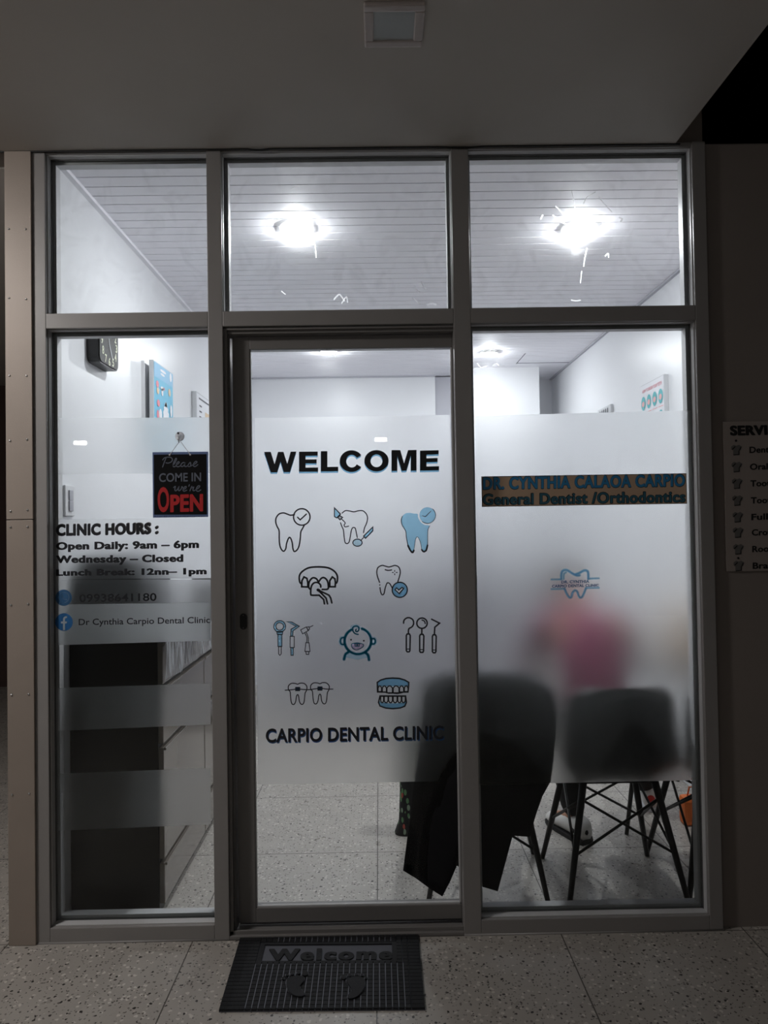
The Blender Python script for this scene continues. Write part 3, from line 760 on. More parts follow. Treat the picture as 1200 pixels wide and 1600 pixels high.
# second board
xp = XW_L + 0.03
y0, y1 = at(307, 630, X=xp).y, at(334, 630, X=xp).y
zt = at(307, 611, X=xp).z; zbm = zt - 0.26
b2 = empty('poster_board', (XW_L, (y0 + y1) / 2, zbm), 'white information board with tan picture further along the left wall', 'poster')
MB().box(xp - 0.028, xp, y0, y1, zbm, zt, 0.002).build('board', M['board_edge'], b2)
MB().box(xp, xp + 0.0012, y0 + .008, y1 - .008, zbm + .01, zt - .01).build('print', M['poster_white'], b2)
PW = y1 - y0
fm = wallmap(xp + 0.0022, y0, zt)
mb = MB(); stroke(mb, [(PW * .12, .035), (PW * .75, .035)], .010, False, fm)
mb.build('heading', M['ink'], b2)
for v in (.08, .115, .15, .19): mb = MB(); stroke(mb, [(PW * .14, v), (PW * .26, v)], .010, False, fm); mb.build('caption', M['ink'], b2)
mb = MB(); mb.face([fm(PW * .45, .10), fm(PW * .9, .10), fm(PW * .9, .22), fm(PW * .45, .22)]); mb.build('picture', M['tan'], b2)

# ------------------------------------------------------------------ boards on the right wall
xp = XW_R - 0.025
y0, y1 = at(1038, 620, X=xp).y, at(1001, 620, X=xp).y
zt = at(1036, 585, X=xp).z; zbm = zt - 0.36
fr_ = lambda xq, yq, zq: (lambda u, v: Vector((xq, yq - u, zq - v)))     # right = -y on a wall facing -x
b3 = empty('poster_board', (XW_R, (y0 + y1) / 2, zbm), 'white tooth brushing poster with teal ovals on the right wall', 'poster')
MB().box(xp, XW_R, min(y0, y1), max(y0, y1), zbm, zt, 0.002).build('board', M['board_edge'], b3)
MB().box(xp - 0.0012, xp, min(y0, y1) + .006, max(y0, y1) - .006, zbm + .006, zt - .006).build('print', M['poster_white'], b3)
PW = abs(y1 - y0); fm = fr_(xp - 0.002, max(y0, y1), zt); fm2 = fr_(xp - 0.003, max(y0, y1), zt); fm3 = fr_(xp - 0.004, max(y0, y1), zt)
mb = MB(); text_to(mb, 'HOW TO BRUSH YOUR TEETH', (PW * .10, .032), (PW * .10, .052), (PW * .92, .052), fm, 0.02); mb.build('heading', M['pink'], b3)
ov = [(PW * (.14 + .243 * i), .115 + .118 * j, PW * .095, .042) for j in range(2) for i in range(4)]; bb = b3
blobs('tealprint', ov, fm2); blobs('salmon', [(u, v + .004, ru * .62, rv * .4) for (u, v, ru, rv) in ov], fm3)
mb = MB()
for (u, v, ru, rv) in ov: stroke(mb, [(u - ru, v + .057), (u + ru, v + .057)], .005, False, fm)
mb.build('caption', M['salmon'], b3)
xp = XW_R - 0.02
y0, y1 = at(954, 640, X=xp).y, at(934, 640, X=xp).y
zt = at(954, 631, X=xp).z; zbm = zt - 0.35
b4 = empty('notice_board', (XW_R, (y0 + y1) / 2, zbm), 'small white notice with dark lettering deep on the right wall', 'notice')
MB().box(xp, XW_R, y0, y1, zbm, zt, 0.002).build('board', M['board_edge'], b4)
PW = abs(y1 - y0); fm = fr_(xp - 0.002, y1, zt)
mb = MB()
for i in range(5): stroke(mb, [(PW * (.2 + .15 * i), .025), (PW * (.2 + .15 * i), .055 + .012 * (i % 2))], .02, False, fm)
mb.build('lettering', M['ink'], b4)

# ------------------------------------------------------------------ cabinets by the left wall
XC = at(258, 1428, Z=0).x
YC0 = at(258, 1428, Z=0).y
XS = XW_L + 0.002
YC1 = at(321, 1250, X=XC).y
ZC = at(180, 990, Y=YC0).z
gaps = [0.06] + [at(258, yv, Y=YC0).z for yv in (1345, 1165, 1072)]
gaps = [0.03, gaps[1], gaps[2], gaps[3], ZC - 0.03]
def cabinet(ya, yb, label):
    c = empty('drawer_cabinet', ((XS + XC) / 2, ya, 0), label, 'cabinet', 'drawer cabinets by the left wall')
    MB().box(XS, XC - 0.02, ya, yb - 0.002, 0.0, ZC - 0.025, 0.001).build('carcass', M['black_lam'], c)
    MB().box(XS, XC + 0.004, ya, yb - 0.002, ZC - 0.025, ZC, 0.002).build('top', M['black_lam'], c)
    for i in range(4):
        d = MB().box(XC - 0.02, XC, ya + 0.002, yb - 0.006, gaps[i] + 0.006, gaps[i + 1] - 0.009, 0.004).build('drawer', M['drawer'], c)
        zz = gaps[i + 1] - 0.007
        MB().box(XC - 0.001, XC + 0.008, ya + 0.006, yb - 0.01, zz - 0.012, zz - 0.002, 0.002).build('handle', M['drawer'], d)
    return c
cabinet(YC0, YC1, 'black sided drawer cabinet with glossy fronts right behind the left window')
cabinet(YC1 + 0.001, YC1 + 0.62, 'second glossy drawer cabinet, behind the one at the window')
# clear plastic sheet over the first cabinet
zl = at(258, 1070, Y=YC0).z + 0.012
mb = MB(); N, R = 40, 14
def plastic_pt(i, j):
    yy = YC0 - 0.006 + (YC1 + 0.4 - YC0) * i / N; t = j / R
    if t < 0.3: return (XC - 0.14 + 0.15 * t / 0.3 , yy, ZC + 0.003)
    s = (t - 0.3) / 0.7
    return (XC + 0.013 + 0.005 * math.sin(i * 1.3 + s * 4) * s, yy, ZC + 0.003 - (ZC - zl) * s + 0.006 * s * math.sin(i * 0.7))
g = [[mb.bm.verts.new(plastic_pt(i, j)) for j in range(R + 1)] for i in range(N + 1)]
for i in range(N):
    for j in range(R): mb.bm.faces.new((g[i][j], g[i + 1][j], g[i + 1][j + 1], g[i][j + 1]))
o = mb.build('plastic_sheet', M['plastic'], smooth=True, origin=(XC, YC0, ZC)); thick(o, 0.0006); tag(o, 'clear creased plastic sheet hanging over the top drawers of the cabinet', 'plastic sheet')
# black machine on the cabinet
pa, pb = at(108, 900, Y=YC0 + 0.10).x, at(232, 900, Y=YC0 + 0.10).x
zp = at(160, 872, Y=YC0 + 0.1).z
pr = empty('printer', ((pa + pb) / 2, YC0 + 0.08, ZC), 'black office machine on the cabinet, blurred behind the clinic hours film', 'printer')
MB().box(max(pa, XS), pb, YC0 + 0.015, YC0 + 0.40, ZC + 0.0045, zp - 0.06, 0.02).build('body', M['black'], pr)
MB().box(max(pa, XS) + 0.02, pb - 0.05, YC0 + 0.03, YC0 + 0.34, zp - 0.059, zp + 0.01, 0.025).build('lid', M['black'], pr)
MB().box(pb - 0.05, pb + 0.05, YC0 + 0.12, YC0 + 0.36, ZC + 0.0045, ZC + 0.06, 0.01).build('tray', M['clock'], pr)
p_ = at(310, 903, Y=YC0 + 0.35)
o = MB().box(p_.x - 0.01, p_.x + 0.10, p_.y - .07, p_.y + .07, ZC + 0.004, p_.z + 0.006, 0.002).build('paper_stack', M['poster_white'], origin=(p_.x, p_.y, ZC)); tag(o, 'white stack of papers on the cabinet right of the black machine', 'papers')

# ------------------------------------------------------------------ counter at the back of the room
yr_ = 2.66; xr0, xr1 = -0.78, 1.10
rc = empty('reception_counter', ((xr0 + xr1) / 2, yr_, 0), 'long grey counter deep in the room, a dark blur behind the door film', 'counter')
MB().box(xr0, xr1, yr_, yr_ + 0.5, 0.06, 1.00, 0.004).build('body', M['counter'], rc)
MB().box(xr0 + .03, xr1 - .03, yr_ + .04, yr_ + 0.48, 0.0, 0.06).build('plinth', M['black_lam'], rc)
MB().box(xr0 - .02, xr1 + .02, yr_ - .03, yr_ + 0.52, 1.00, 1.035, 0.004).build('top', M['counter_top'], rc)
for k in range(3):
    w_ = (xr1 - xr0) / 3
    MB().box(xr0 + k * w_ + .012, xr0 + (k + 1) * w_ - .012, yr_ - .012, yr_ - .0005, .09, .97, .004).build('panel', M['counter'], rc)

# ------------------------------------------------------------------ chairs
def chair_parts(root):
    prof = [(.235, .425, .14), (.228, .445, .18), (.19, .458, .20), (.08, .450, .208), (-.06, .438, .208), (-.14, .448, .207), (-.185, .49, .207), (-.208, .56, .207), (-.222, .64, .207), (-.236, .72, .200), (-.246, .78, .185), (-.250, .815, .135)]
    mb = MB(); nu = 12; rows = []
    for (y_, z_, hw) in prof:
        k = min(1, max(0, (z_ - .46) / .15))
        row = []
        for i in range(nu + 1):
            u = -1 + 2 * i / nu
            row.append(mb.bm.verts.new((u * hw, y_ + k * 0.085 * u * u, z_ + (1 - k) * 0.03 * u ** 4 - (0.018 * u * u if z_ > .78 else 0))))
        rows.append(row)
    for j in range(len(rows) - 1):
        for i in range(nu): mb.bm.faces.new((rows[j][i], rows[j][i + 1], rows[j + 1][i + 1], rows[j + 1][i]))
    me = bpy.data.meshes.new('seat_shell'); bmesh.ops.recalc_face_normals(mb.bm, faces=mb.bm.faces[:]); mb.bm.to_mesh(me); mb.bm.free(); me.materials.append(M['black'])
    o = bpy.data.objects.new('seat_shell', me); COL.objects.link(o)
    md = o.modifiers.new('s', 'SUBSURF'); md.levels = md.render_levels = 2
    thick(o, 0.008); mod_apply(o)
    for p in o.data.polygons: p.use_smooth = True
    o.parent = root
    top = {(sx, sy): Vector((sx * .135, sy * .12, .435)) for sx in (-1, 1) for sy in (-1, 1)}
    ft = {(sx, sy): Vector((sx * .222, sy * .205, 0.0)) for sx in (-1, 1) for sy in (-1, 1)}
    def part(name, mb, m='black_metal'):
        q = mb.build(name, M[m], None, smooth=True); q.parent = root; return q
    for k in top: part('leg', MB().tube([ft[k], ft[k].lerp(top[k], .5), top[k]], [.0095, .0125, .014], 12))
    mb = MB()
    for a, b in (((-1, -1), (1, -1)), ((-1, 1), (1, 1)), ((-1, -1), (-1, 1)), ((1, -1), (1, 1))):
        for (p, q) in ((a, b), (b, a)):
            mb.tube([ft[p].lerp(top[p], .42), ft[q].lerp(top[q], .86)], .0052, 8)
    part('brace', mb)
    part('seat_bracket', MB().box(-.14, .14, -.125, .125, .428, .438, .003))
def copy_tree(o, loc, rz, label):
    c = o.copy(); COL.objects.link(c); c.location = loc; c.rotation_euler = (0, 0, rz); c['label'] = label
    for ch in o.children:
        k = ch.copy(); COL.objects.link(k); k.parent = c
    return c
fl, fr2 = at(881, 1421, Z=0), at(1067, 1417, Z=0); bl = at(856, 1339, Z=0); br = at(1020, 1343, Z=0)
cen = (fl + fr2 + bl + br) / 4
rz1 = math.atan2(fr2.y - fl.y, fr2.x - fl.x)
CG = 'black shell chairs with their backs to the glass'
ch = empty('shell_chair', (0, 0, 0), 'black shell chair behind the right window, seating the person in pink', 'chair', CG)
chair_parts(ch)
ch.location = (cen.x, cen.y, 0); ch.rotation_euler = (0, 0, rz1)
fl, fr2, br = at(677, 1407, Z=0), at(861, 1411, Z=0), at(834, 1331, Z=0)
mid = (fl + br) / 2
mid = Vector(((fl.x + fr2.x) / 2, (fr2.y + br.y) / 2, 0))
copy_tree(ch, (mid.x, mid.y, 0), math.atan2(fr2.y - fl.y, fr2.x - fl.x), 'black shell chair behind the door and post, draped with a black jacket')
p = at(1075, 1416, Z=0)
copy_tree(ch, (p.x + 0.228, p.y + 0.21, 0), 0.0, 'black shell chair mostly hidden by the right post')

# black jacket over the left chair's back
YJ = mid.y - 0.315
bot = [(630, 1360), (650, 1374), (670, 1387), (691, 1400), (703, 1377), (714, 1354), (722, 1358), (738, 1372), (754, 1385), (778, 1394), (790, 1348), (801, 1305), (827, 1307), (838, 1272), (848, 1245), (860, 1221)]
n = len(bot); mb = MB(); rows = []; R = 18
tops = [(664 + (872 - 664) * i / (n - 1), 1060 + 26 * abs(2 * i / (n - 1) - 1) ** 3) for i in range(n)]
grid = []
for i in range(n):
    T = at(*tops[i], Y=YJ + 0.03); B = at(*bot[i], Y=YJ - 0.02); col = []
    u = 2 * i / (n - 1) - 1
    # behind flap (towards the room), over the top, down the glass side
    wrap = 0.10 * abs(u) ** 3
    us = (T.x - mid.x) / .207
    for j in range(4): col.append((T.x, mid.y - .185 + .10 * us * us - 0.008 * j, T.z - 0.29 + 0.095 * j))
    col.append((T.x, mid.y - .225 + .09 * us * us, T.z + 0.012))
    for j in range(R + 1):
        t = j / R
        yy = T.y + (B.y - T.y) * t - 0.03 * math.sin(PI * t) + wrap * (1 - t) * .6 + 0.010 * math.sin(i * 1.5) * t
        col.append((T.x + (B.x - T.x) * t, max(yy, 0.066), T.z + (B.z - T.z) * t))
    grid.append([mb.bm.verts.new(c_) for c_ in col])
for i in range(n - 1):
    for j in range(len(grid[0]) - 1): mb.bm.faces.new((grid[i][j], grid[i + 1][j], grid[i + 1][j + 1], grid[i][j + 1]))
jk = mb.build('jacket', M['jacket'], smooth=True, origin=(mid.x, YJ, 0.8)); thick(jk, 0.005)
tag(jk, 'black jacket draped over a chair back, its two tails hanging near the floor', 'jacket')

# ------------------------------------------------------------------ bags and a small table
pb = at(632, 1309, Z=0)
bag = empty('tote_bag', (pb.x + 0.07, pb.y + 0.06, 0), 'dark floral cloth bag on the floor behind the draped jacket', 'bag')
mb = MB()
sec = [(0.0, .105, .05), (.05, .085, .055), (.2, .078, .06), (.38, .082, .055), (.5, .085, .04)]
rings = []
for (z_, a_, b_) in sec:
    rings.append([mb.bm.verts.new((pb.x + 0.062 + a_ * math.copysign(abs(math.cos(t)) ** .6, math.cos(t)), pb.y + 0.06 + b_ * math.copysign(abs(math.sin(t)) ** .6, math.sin(t)), z_)) for t in [2 * PI * k / 24 for k in range(24)]])
for i in range(len(rings) - 1):
    for k in range(24): mb.bm.faces.new((rings[i][k], rings[i][(k + 1) % 24], rings[i + 1][(k + 1) % 24], rings[i + 1][k]))
mb.bm.faces.new(rings[0]); mb.bm.faces.new(rings[-1]); mb.build('body', M['floral'], bag, smooth=True)
for s in (-.04, .04):
    mb = MB(); mb.tube([(pb.x + .082 - .045, pb.y + .06 + s * .6, .49), (pb.x + .06, pb.y + .06 + s * .5, .60), (pb.x + .105, pb.y + .06 + s * .5, .60), (pb.x + .082 + .045, pb.y + .06 + s * .6, .49)], .006, 8); mb.build('strap', M['trousers'], bag, smooth=True)

ft = at(979, 1304, Z=0)
tb = empty('side_table', (ft.x + 0.27, ft.y + 0.25, 0), 'low dark table with splayed thin legs beside the right wall', 'table')
tx0, ty0 = ft.x + .14, ft.y + .12
MB().box(tx0 - .02, XW_R - .02, ty0 - .02, ty0 + .42, .70, .725, .006).build('tabletop', M['black_lam'], tb)
for (fx_, fy_, ax_, ay_) in ((ft.x, ft.y, tx0, ty0), (XW_R - .03, ft.y, XW_R - .06, ty0), (ft.x + .10, ty0 + .52, tx0, ty0 + .40), (XW_R - .03, ty0 + .52, XW_R - .06, ty0 + .40)):
    MB().tube([(fx_, fy_, 0), (ax_, ay_, .701)], [.009, .014], 10).build('leg', M['black_metal'], tb, smooth=True)
cb_ = Vector((XW_R - .20, ty0 + .06, .725))
bx = MB().box(cb_.x, cb_.x + .14, cb_.y, cb_.y + .2, .7255, .97, .003).build('cardboard_box', M['tan'], origin=cb_); tag(bx, 'tan box on the dark table, blurred at the right edge of the right window', 'box')
po = at(1080, 1292, Z=0)
ob = empty('pouch', (po.x, po.y, 0), 'small orange bag on the floor at the right end', 'bag')
MB().box(po.x - .03, po.x + .07, po.y, po.y + .07, 0, .13, .02).build('body', M['orange'], ob)
MB().tube([(po.x, po.y + .035, .125), (po.x + .01, po.y + .035, .17), (po.x + .04, po.y + .035, .17), (po.x + .05, po.y + .035, .125)], .004, 8).build('strap', M['orange'], ob, smooth=True)

# ------------------------------------------------------------------ seated person
def skin(name, joints, edges, m, parent=None, root=0, sub=2):
    me = bpy.data.meshes.new(name); me.from_pydata([j[0] for j in joints], edges, []); me.materials.append(m)
    o = bpy.data.objects.new(name, me); COL.objects.link(o)
    s = o.modifiers.new('skin', 'SKIN'); s.use_smooth_shade = True
    for i, j in enumerate(joints):
        r = j[1] if isinstance(j[1], tuple) else (j[1], j[1]); me.skin_vertices[0].data[i].radius = r
        me.skin_vertices[0].data[i].use_root = (i == root)
    d = o.modifiers.new('sub', 'SUBSURF'); d.levels = d.render_levels = sub
    mod_apply(o)
    if not o.data.materials: o.data.materials.append(m)
    for p_ in o.data.polygons: p_.use_smooth = True
    if parent is not None:
        o.parent = parent; o.matrix_local = world_of(parent).inverted()
    return o
hx_, hy_ = cen.x, cen.y + 0.085
hee = at(903, 1313, Z=0); toe = at(862, 1287, Z=0)
h2 = at(1016, 1263, Z=0)
per = empty('person', (hx_, hy_, 0.46), 'person in pink shirt and black trousers seated on the right chair, facing away', 'person')
H = Vector
hip = H((hx_, hy_, .615)); SHY = hy_ + 0.26
JT = dict(hip=hip, waist=H((hx_, hy_ + .03, .70)), chest=H((hx_, hy_ + .14, .89)), neck=H((hx_, SHY + .05, 1.035)), head0=H((hx_, SHY + .13, 1.07)), head=H((hx_, SHY + .22, 1.10)), crown=H((hx_, SHY + .24, 1.155)),
          ls=H((hx_ - .17, SHY - .02, .985)), rs=H((hx_ + .17, SHY - .02, .985)), le=H((hx_ - .23, SHY + .08, .74)), re=H((hx_ + .23, SHY + .08, .74)),
          lw=H((hx_ - .12, SHY + .26, .66)), rw=H((hx_ + .12, SHY + .26, .66)),
          lh=H((hx_ - .09, hy_ + .02, .60)), rh=H((hx_ + .09, hy_ + .02, .60)), lk=H((hx_ - .10, hy_ + .38, .575)), rk=H((hx_ + .15, hy_ + .40, .58)),
          la=H((hee.x, hee.y + .03, .085)), ra=H((h2.x, h2.y + .03, .085)))
dl = (toe - hee).normalized(); JT['lt'] = JT['la'] + dl * .16 - H((0, 0, .05)); dr = H((.15, 1, 0)).normalized(); JT['rt'] = JT['ra'] + dr * .16 - H((0, 0, .05))
names = list(JT); ix = {k: i for i, k in enumerate(names)}
rad = dict(hip=(.118, .09), waist=(.118, .09), chest=(.15, .10), neck=.052, head0=.062, head=.088, crown=.062, ls=.052, rs=.052, le=.038, re=.038, lw=.026, rw=.026, lh=.078, rh=.078, lk=.058, rk=.058, la=.036, ra=.036, lt=.028, rt=.028)
ed = [('hip', 'waist'), ('waist', 'chest'), ('chest', 'neck'), ('neck', 'head0'), ('head0', 'head'), ('head', 'crown'), ('chest', 'ls'), ('ls', 'le'), ('le', 'lw'), ('chest', 'rs'), ('rs', 're'), ('re', 'rw'), ('hip', 'lh'), ('lh', 'lk'), ('lk', 'la'), ('la', 'lt'), ('hip', 'rh'), ('rh', 'rk'), ('rk', 'ra'), ('ra', 'rt')]
joints = [[JT[k], rad[k]] for k in names]; edges = [(ix[a], ix[b]) for a, b in ed]
# hands: palm and five fingers each
for sgn, wn, en in ((-1, 'lw', 'le'), (1, 'rw', 're')):
    d = (JT[wn] - JT[en]).normalized(); side = H((-sgn, 0, 0)); side = (side - d * side.dot(d)).normalized(); nrm = d.cross(side)
    if nrm.z > 0: nrm = -nrm
    pm = JT[wn] + d * .055; i0 = len(joints); joints.append([pm, (.034, .016)]); edges.append((ix[wn], i0))
    for q, (off, ln) in enumerate(((.030, .066), (.010, .076), (-.010, .070), (-.028, .055))):
        k0 = pm + d * .035 + side * off; a = len(joints)
        joints += [[k0, .010], [k0 + d * ln * .55 + nrm * .006, .0088], [k0 + d * ln * .9 + nrm * .026, .0075]]; edges += [(i0, a), (a, a + 1), (a + 1, a + 2)]
    t0 = JT[wn] + d * .02 + side * .034; a = len(joints); joints += [[t0, .012], [t0 + d * .03 + side * .022, .010], [t0 + d * .055 + side * .024 + nrm * .01, .0085]]; edges += [(i0, a), (a, a + 1), (a + 1, a + 2)]
skin('body', joints, edges, M['skin'], per, 0)
def sub_skin(name, keys, m, grow, radii={}):
    js = [[JT[k] if isinstance(k, str) else k, tuple(x + grow for x in (rad[k] if isinstance(rad[k], tuple) else (rad[k], rad[k])))] for k in keys]
    for k, v in radii.items(): js[keys.index(k)][1] = v
    es = [(keys.index(a), keys.index(b)) for a, b in ed if a in keys and b in keys]
    return skin(name, js, es, m, per, 0)
sub_skin('shirt', ['hip', 'waist', 'chest', 'neck', 'ls', 'rs', 'le', 're'], M['shirt'], .016, {'neck': (.062, .062), 'le': (.055, .055), 're': (.055, .055)})
sub_skin('trousers', ['hip', 'lh', 'lk', 'la', 'rh', 'rk', 'ra'], M['trousers'], .012, {'la': (.058, .058), 'ra': (.058, .058)})
hc = JT['head'] + H((0, -.012, .012))
mb = MB(); mb.sphere(hc, .108, (0.95, 1.02, 1.12), 24, 16)
for v in list(mb.bm.verts):
    if v.co.y > hc.y + .055 and v.co.z < hc.z + .05: v.co.y = hc.y + .055
mb.build('hair', M['hair'], per, smooth=True)
fc = JT['head']
mb = MB(); mb.tube([fc + H((0, .085, .02)), fc + H((0, .102, -.015)), fc + H((0, .088, -.022))], [.006, .013, .010], 8)
for s in (-1, 1): mb.sphere(fc + H((s * .098, .0, -.01)), .022, (.4, .8, 1.3), 10, 8)
mb.build('face', M['skin'], per, smooth=True)
mb = MB()
for s in (-1, 1): mb.sphere(fc + H((s * .033, .082, .012)), .010, (1.2, .6, .8), 10, 8)
mb.build('eyes', M['hair'], per, smooth=True)
mb = MB(); mb.tube([fc + H((-.024, .078, -.048)), fc + H((0, .085, -.05)), fc + H((.024, .078, -.048))], .005, 8); mb.build('mouth', M['pink'], per, smooth=True)
def shoe(an, d, red):
    a = JT[an]; base = H((a.x, a.y, 0)); sd = H((d.y, -d.x, 0))
    prof = [(-.075, .030, .07, .0), (-.06, .040, .095, .0), (-.01, .042, .105, .0), (.05, .043, .08, .0), (.11, .048, .062, .0), (.155, .046, .052, .0), (.185, .030, .04, .0)]
    mb = MB(); rings = []
    for (t, w, h, z0) in prof:
        rings.append([mb.bm.verts.new(base + d * t + sd * w * math.cos(q) + H((0, 0, .012 + max(0, h * .5 + h * .5 * math.sin(q))))) for q in [2 * PI * k / 16 for k in range(16)]])
    for i in range(len(rings) - 1):
        for k in range(16): mb.bm.faces.new((rings[i][k], rings[i][(k + 1) % 16], rings[i + 1][(k + 1) % 16], rings[i + 1][k]))
    mb.bm.faces.new(rings[0]); mb.bm.faces.new(rings[-1])
    s = mb.build('shoe', M['sneaker'], per, smooth=True)
    mb = MB(); L_ = [(-.08, .030), (-.06, .043), (0, .046), (.08, .05), (.15, .048), (.185, .034)]
    ol = [base + d * t + sd * w for t, w in L_] + [base + d * t - sd * w for t, w in reversed(L_)]
    A = [mb.bm.verts.new(p_ + H((0, 0, .001))) for p_ in ol]; B = [mb.bm.verts.new(p_ + H((0, 0, .02))) for p_ in ol]
    mb.bm.faces.new(A); mb.bm.faces.new(B)
    for i in range(len(A)): mb.bm.faces.new((A[i], A[(i + 1) % len(A)], B[(i + 1) % len(A)], B[i]))
    mb.build('sole', M['sock'] if not red else M['pale'], s)
    if red: MB().sphere(base - d * .072 + H((0, 0, .06)), .022, (1, .5, 1)).build('patch', M['red'], s)
    else:
        mb = MB(); q_ = base - d * .055 + H((0, 0, .05))
        mb.tube([q_ + sd * -.043 + d * .03, q_ - d * .018, q_ + sd * .043 + d * .03], .012, 8); mb.build('stripe', M['sock'], s, smooth=True)
shoe('la', dl, False); shoe('ra', dr, True)

# ------------------------------------------------------------------ door mat
ZM = 0.004
q = [at(378, 1457.5, Z=ZM), at(653, 1455.5, Z=ZM), at(664, 1577, Z=ZM), at(342, 1580, Z=ZM)]
mat_e = empty('doormat', ((q[0] + q[2]) / 2).to_tuple()[:2] + (0.0,), 'black ribbed rubber welcome mat with two footprints before the door', 'doormat')
def prism(pts, z0, z1, mb=None):
    mb = mb or MB()
    A = [mb.bm.verts.new((p_.x, p_.y, z0)) for p_ in pts]; B = [mb.bm.verts.new((p_.x, p_.y, z1)) for p_ in pts]
    mb.bm.faces.new(A); mb.bm.faces.new(B)
    for i in range(len(A)): mb.bm.faces.new((A[i], A[(i + 1) % len(A)], B[(i + 1) % len(A)], B[i]))
    return mb
prism(q, 0.0005, ZM).build('base', M['rubber_g'], mat_e)
def mcrop(x, y, z=ZM): return at(320 + x / 3.158, 1420 + y / 3.158, Z=z)
def bil(u, v):
    a = q[0].lerp(q[1], u); b = q[3].lerp(q[2], u); return a.lerp(b, v)
mb = MB(); NR = 32
uA, uB = 0.20, 0.835     # panel and footprint window
for i in range(NR):
    u0, u1 = i / NR, (i + 1) / NR - (0.14 if 3 <= i <= 29 else 0.025) / NR
    segs = [(0.0, 1.0)]
    um = (u0 + u1) / 2
    if 0.125 < um < 0.875: segs = [(0.0, 0.165), (0.44, 1.0)]
    for (v0, v1) in segs:
        k = max(1, int((v1 - v0) * 22))
        for j in range(k):
            a, b = v0 + (v1 - v0) * j / k, v0 + (v1 - v0) * (j + 0.9) / k
            prism([bil(u0, a), bil(u1, a), bil(u1, b), bil(u0, b)], ZM - 0.001, ZM + 0.004, mb)
mb.build('ribs', M['rubber'], mat_e)
mb = MB()   # closing web so the joints between knobs stay black
for i in range(NR):
    u0, u1 = i / NR, (i + 1) / NR - (0.14 if 3 <= i <= 29 else 0.0) / NR
    segs = [(0.0, 1.0)] if not 0.125 < (u0 + u1) / 2 < 0.875 else [(0.0, 0.165), (0.44, 1.0)]
    for (a, b) in segs: prism([bil(u0, a), bil(u1, a), bil(u1, b), bil(u0, b)], ZM - 0.001, ZM + 0.0022, mb)
mb.build('web', M['rubber'], mat_e)
mb = MB()
for (u0, u1, v0, v1) in ((.125, .15, .165, .44), (.85, .875, .165, .44), (.15, .85, .165, .195), (.15, .85, .42, .44)):
    prism([bil(u0, v0), bil(u1, v0), bil(u1, v1), bil(u0, v1)], ZM - .001, ZM + .004, mb)
mb.build('panel_rim', M['rubber'], mat_e)
mb = MB(); text_to(mb, 'Welcome', (318, 200), (314, 258), (925, 252), lambda x, y: mcrop(x, y, ZM + .0022), 0.045, 1.12)
o = mb.build('lettering', M['rubber'], mat_e); thick(o, 0.004)
mb = MB()
for i in range(4, 30):
    u = i / NR; hw_ = .055 / NR
    for (v0, v1) in ([(.46, .985)] + ([(.10, .155)] if 6 < i < 28 else [])):
        mb = MB(); prism([bil(u - hw_, v0), bil(u + hw_, v0), bil(u + hw_, v1), bil(u - hw_, v1)], ZM + .0035, ZM + .0046, mb); mb.build('ridge', M['rubber_l'], mat_e)
def foot(sole, toes):
    mb = MB(); mb.poly([mcrop(*p_, ZM + .0075) for p_ in catmull(sole, True, 4)])
    for (x, y, r) in toes: mb.face([mcrop(*p_, ZM + .0075) for p_ in circ(x, y, r, r * .85, 14)])
    o = mb.build('footprint', M['rubber'], mat_e); thick(o, 0.004)
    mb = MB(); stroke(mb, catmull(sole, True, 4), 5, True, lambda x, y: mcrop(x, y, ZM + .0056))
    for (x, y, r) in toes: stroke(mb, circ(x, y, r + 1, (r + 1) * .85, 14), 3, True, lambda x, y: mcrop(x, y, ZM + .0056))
    mb.build('footprint_highlight', M['rubber_l'], mat_e)  # highlight along the raised footprint edge, painted as a pale line
foot([(402, 372), (410, 345), (445, 333), (485, 337), (490, 355), (470, 382), (478, 402), (494, 420), (485, 432), (450, 432), (418, 412)], [(386, 345, 7), (407, 327, 8), (432, 322, 8), (463, 317, 9), (495, 320, 15)])
foot([(700, 362), (705, 347), (745, 335), (783, 345), (790, 380), (775, 412), (745, 438), (712, 445), (705, 430), (724, 402)], [(685, 338, 14), (716, 328, 9), (748, 326, 8), (776, 328, 8), (796, 343, 7)])

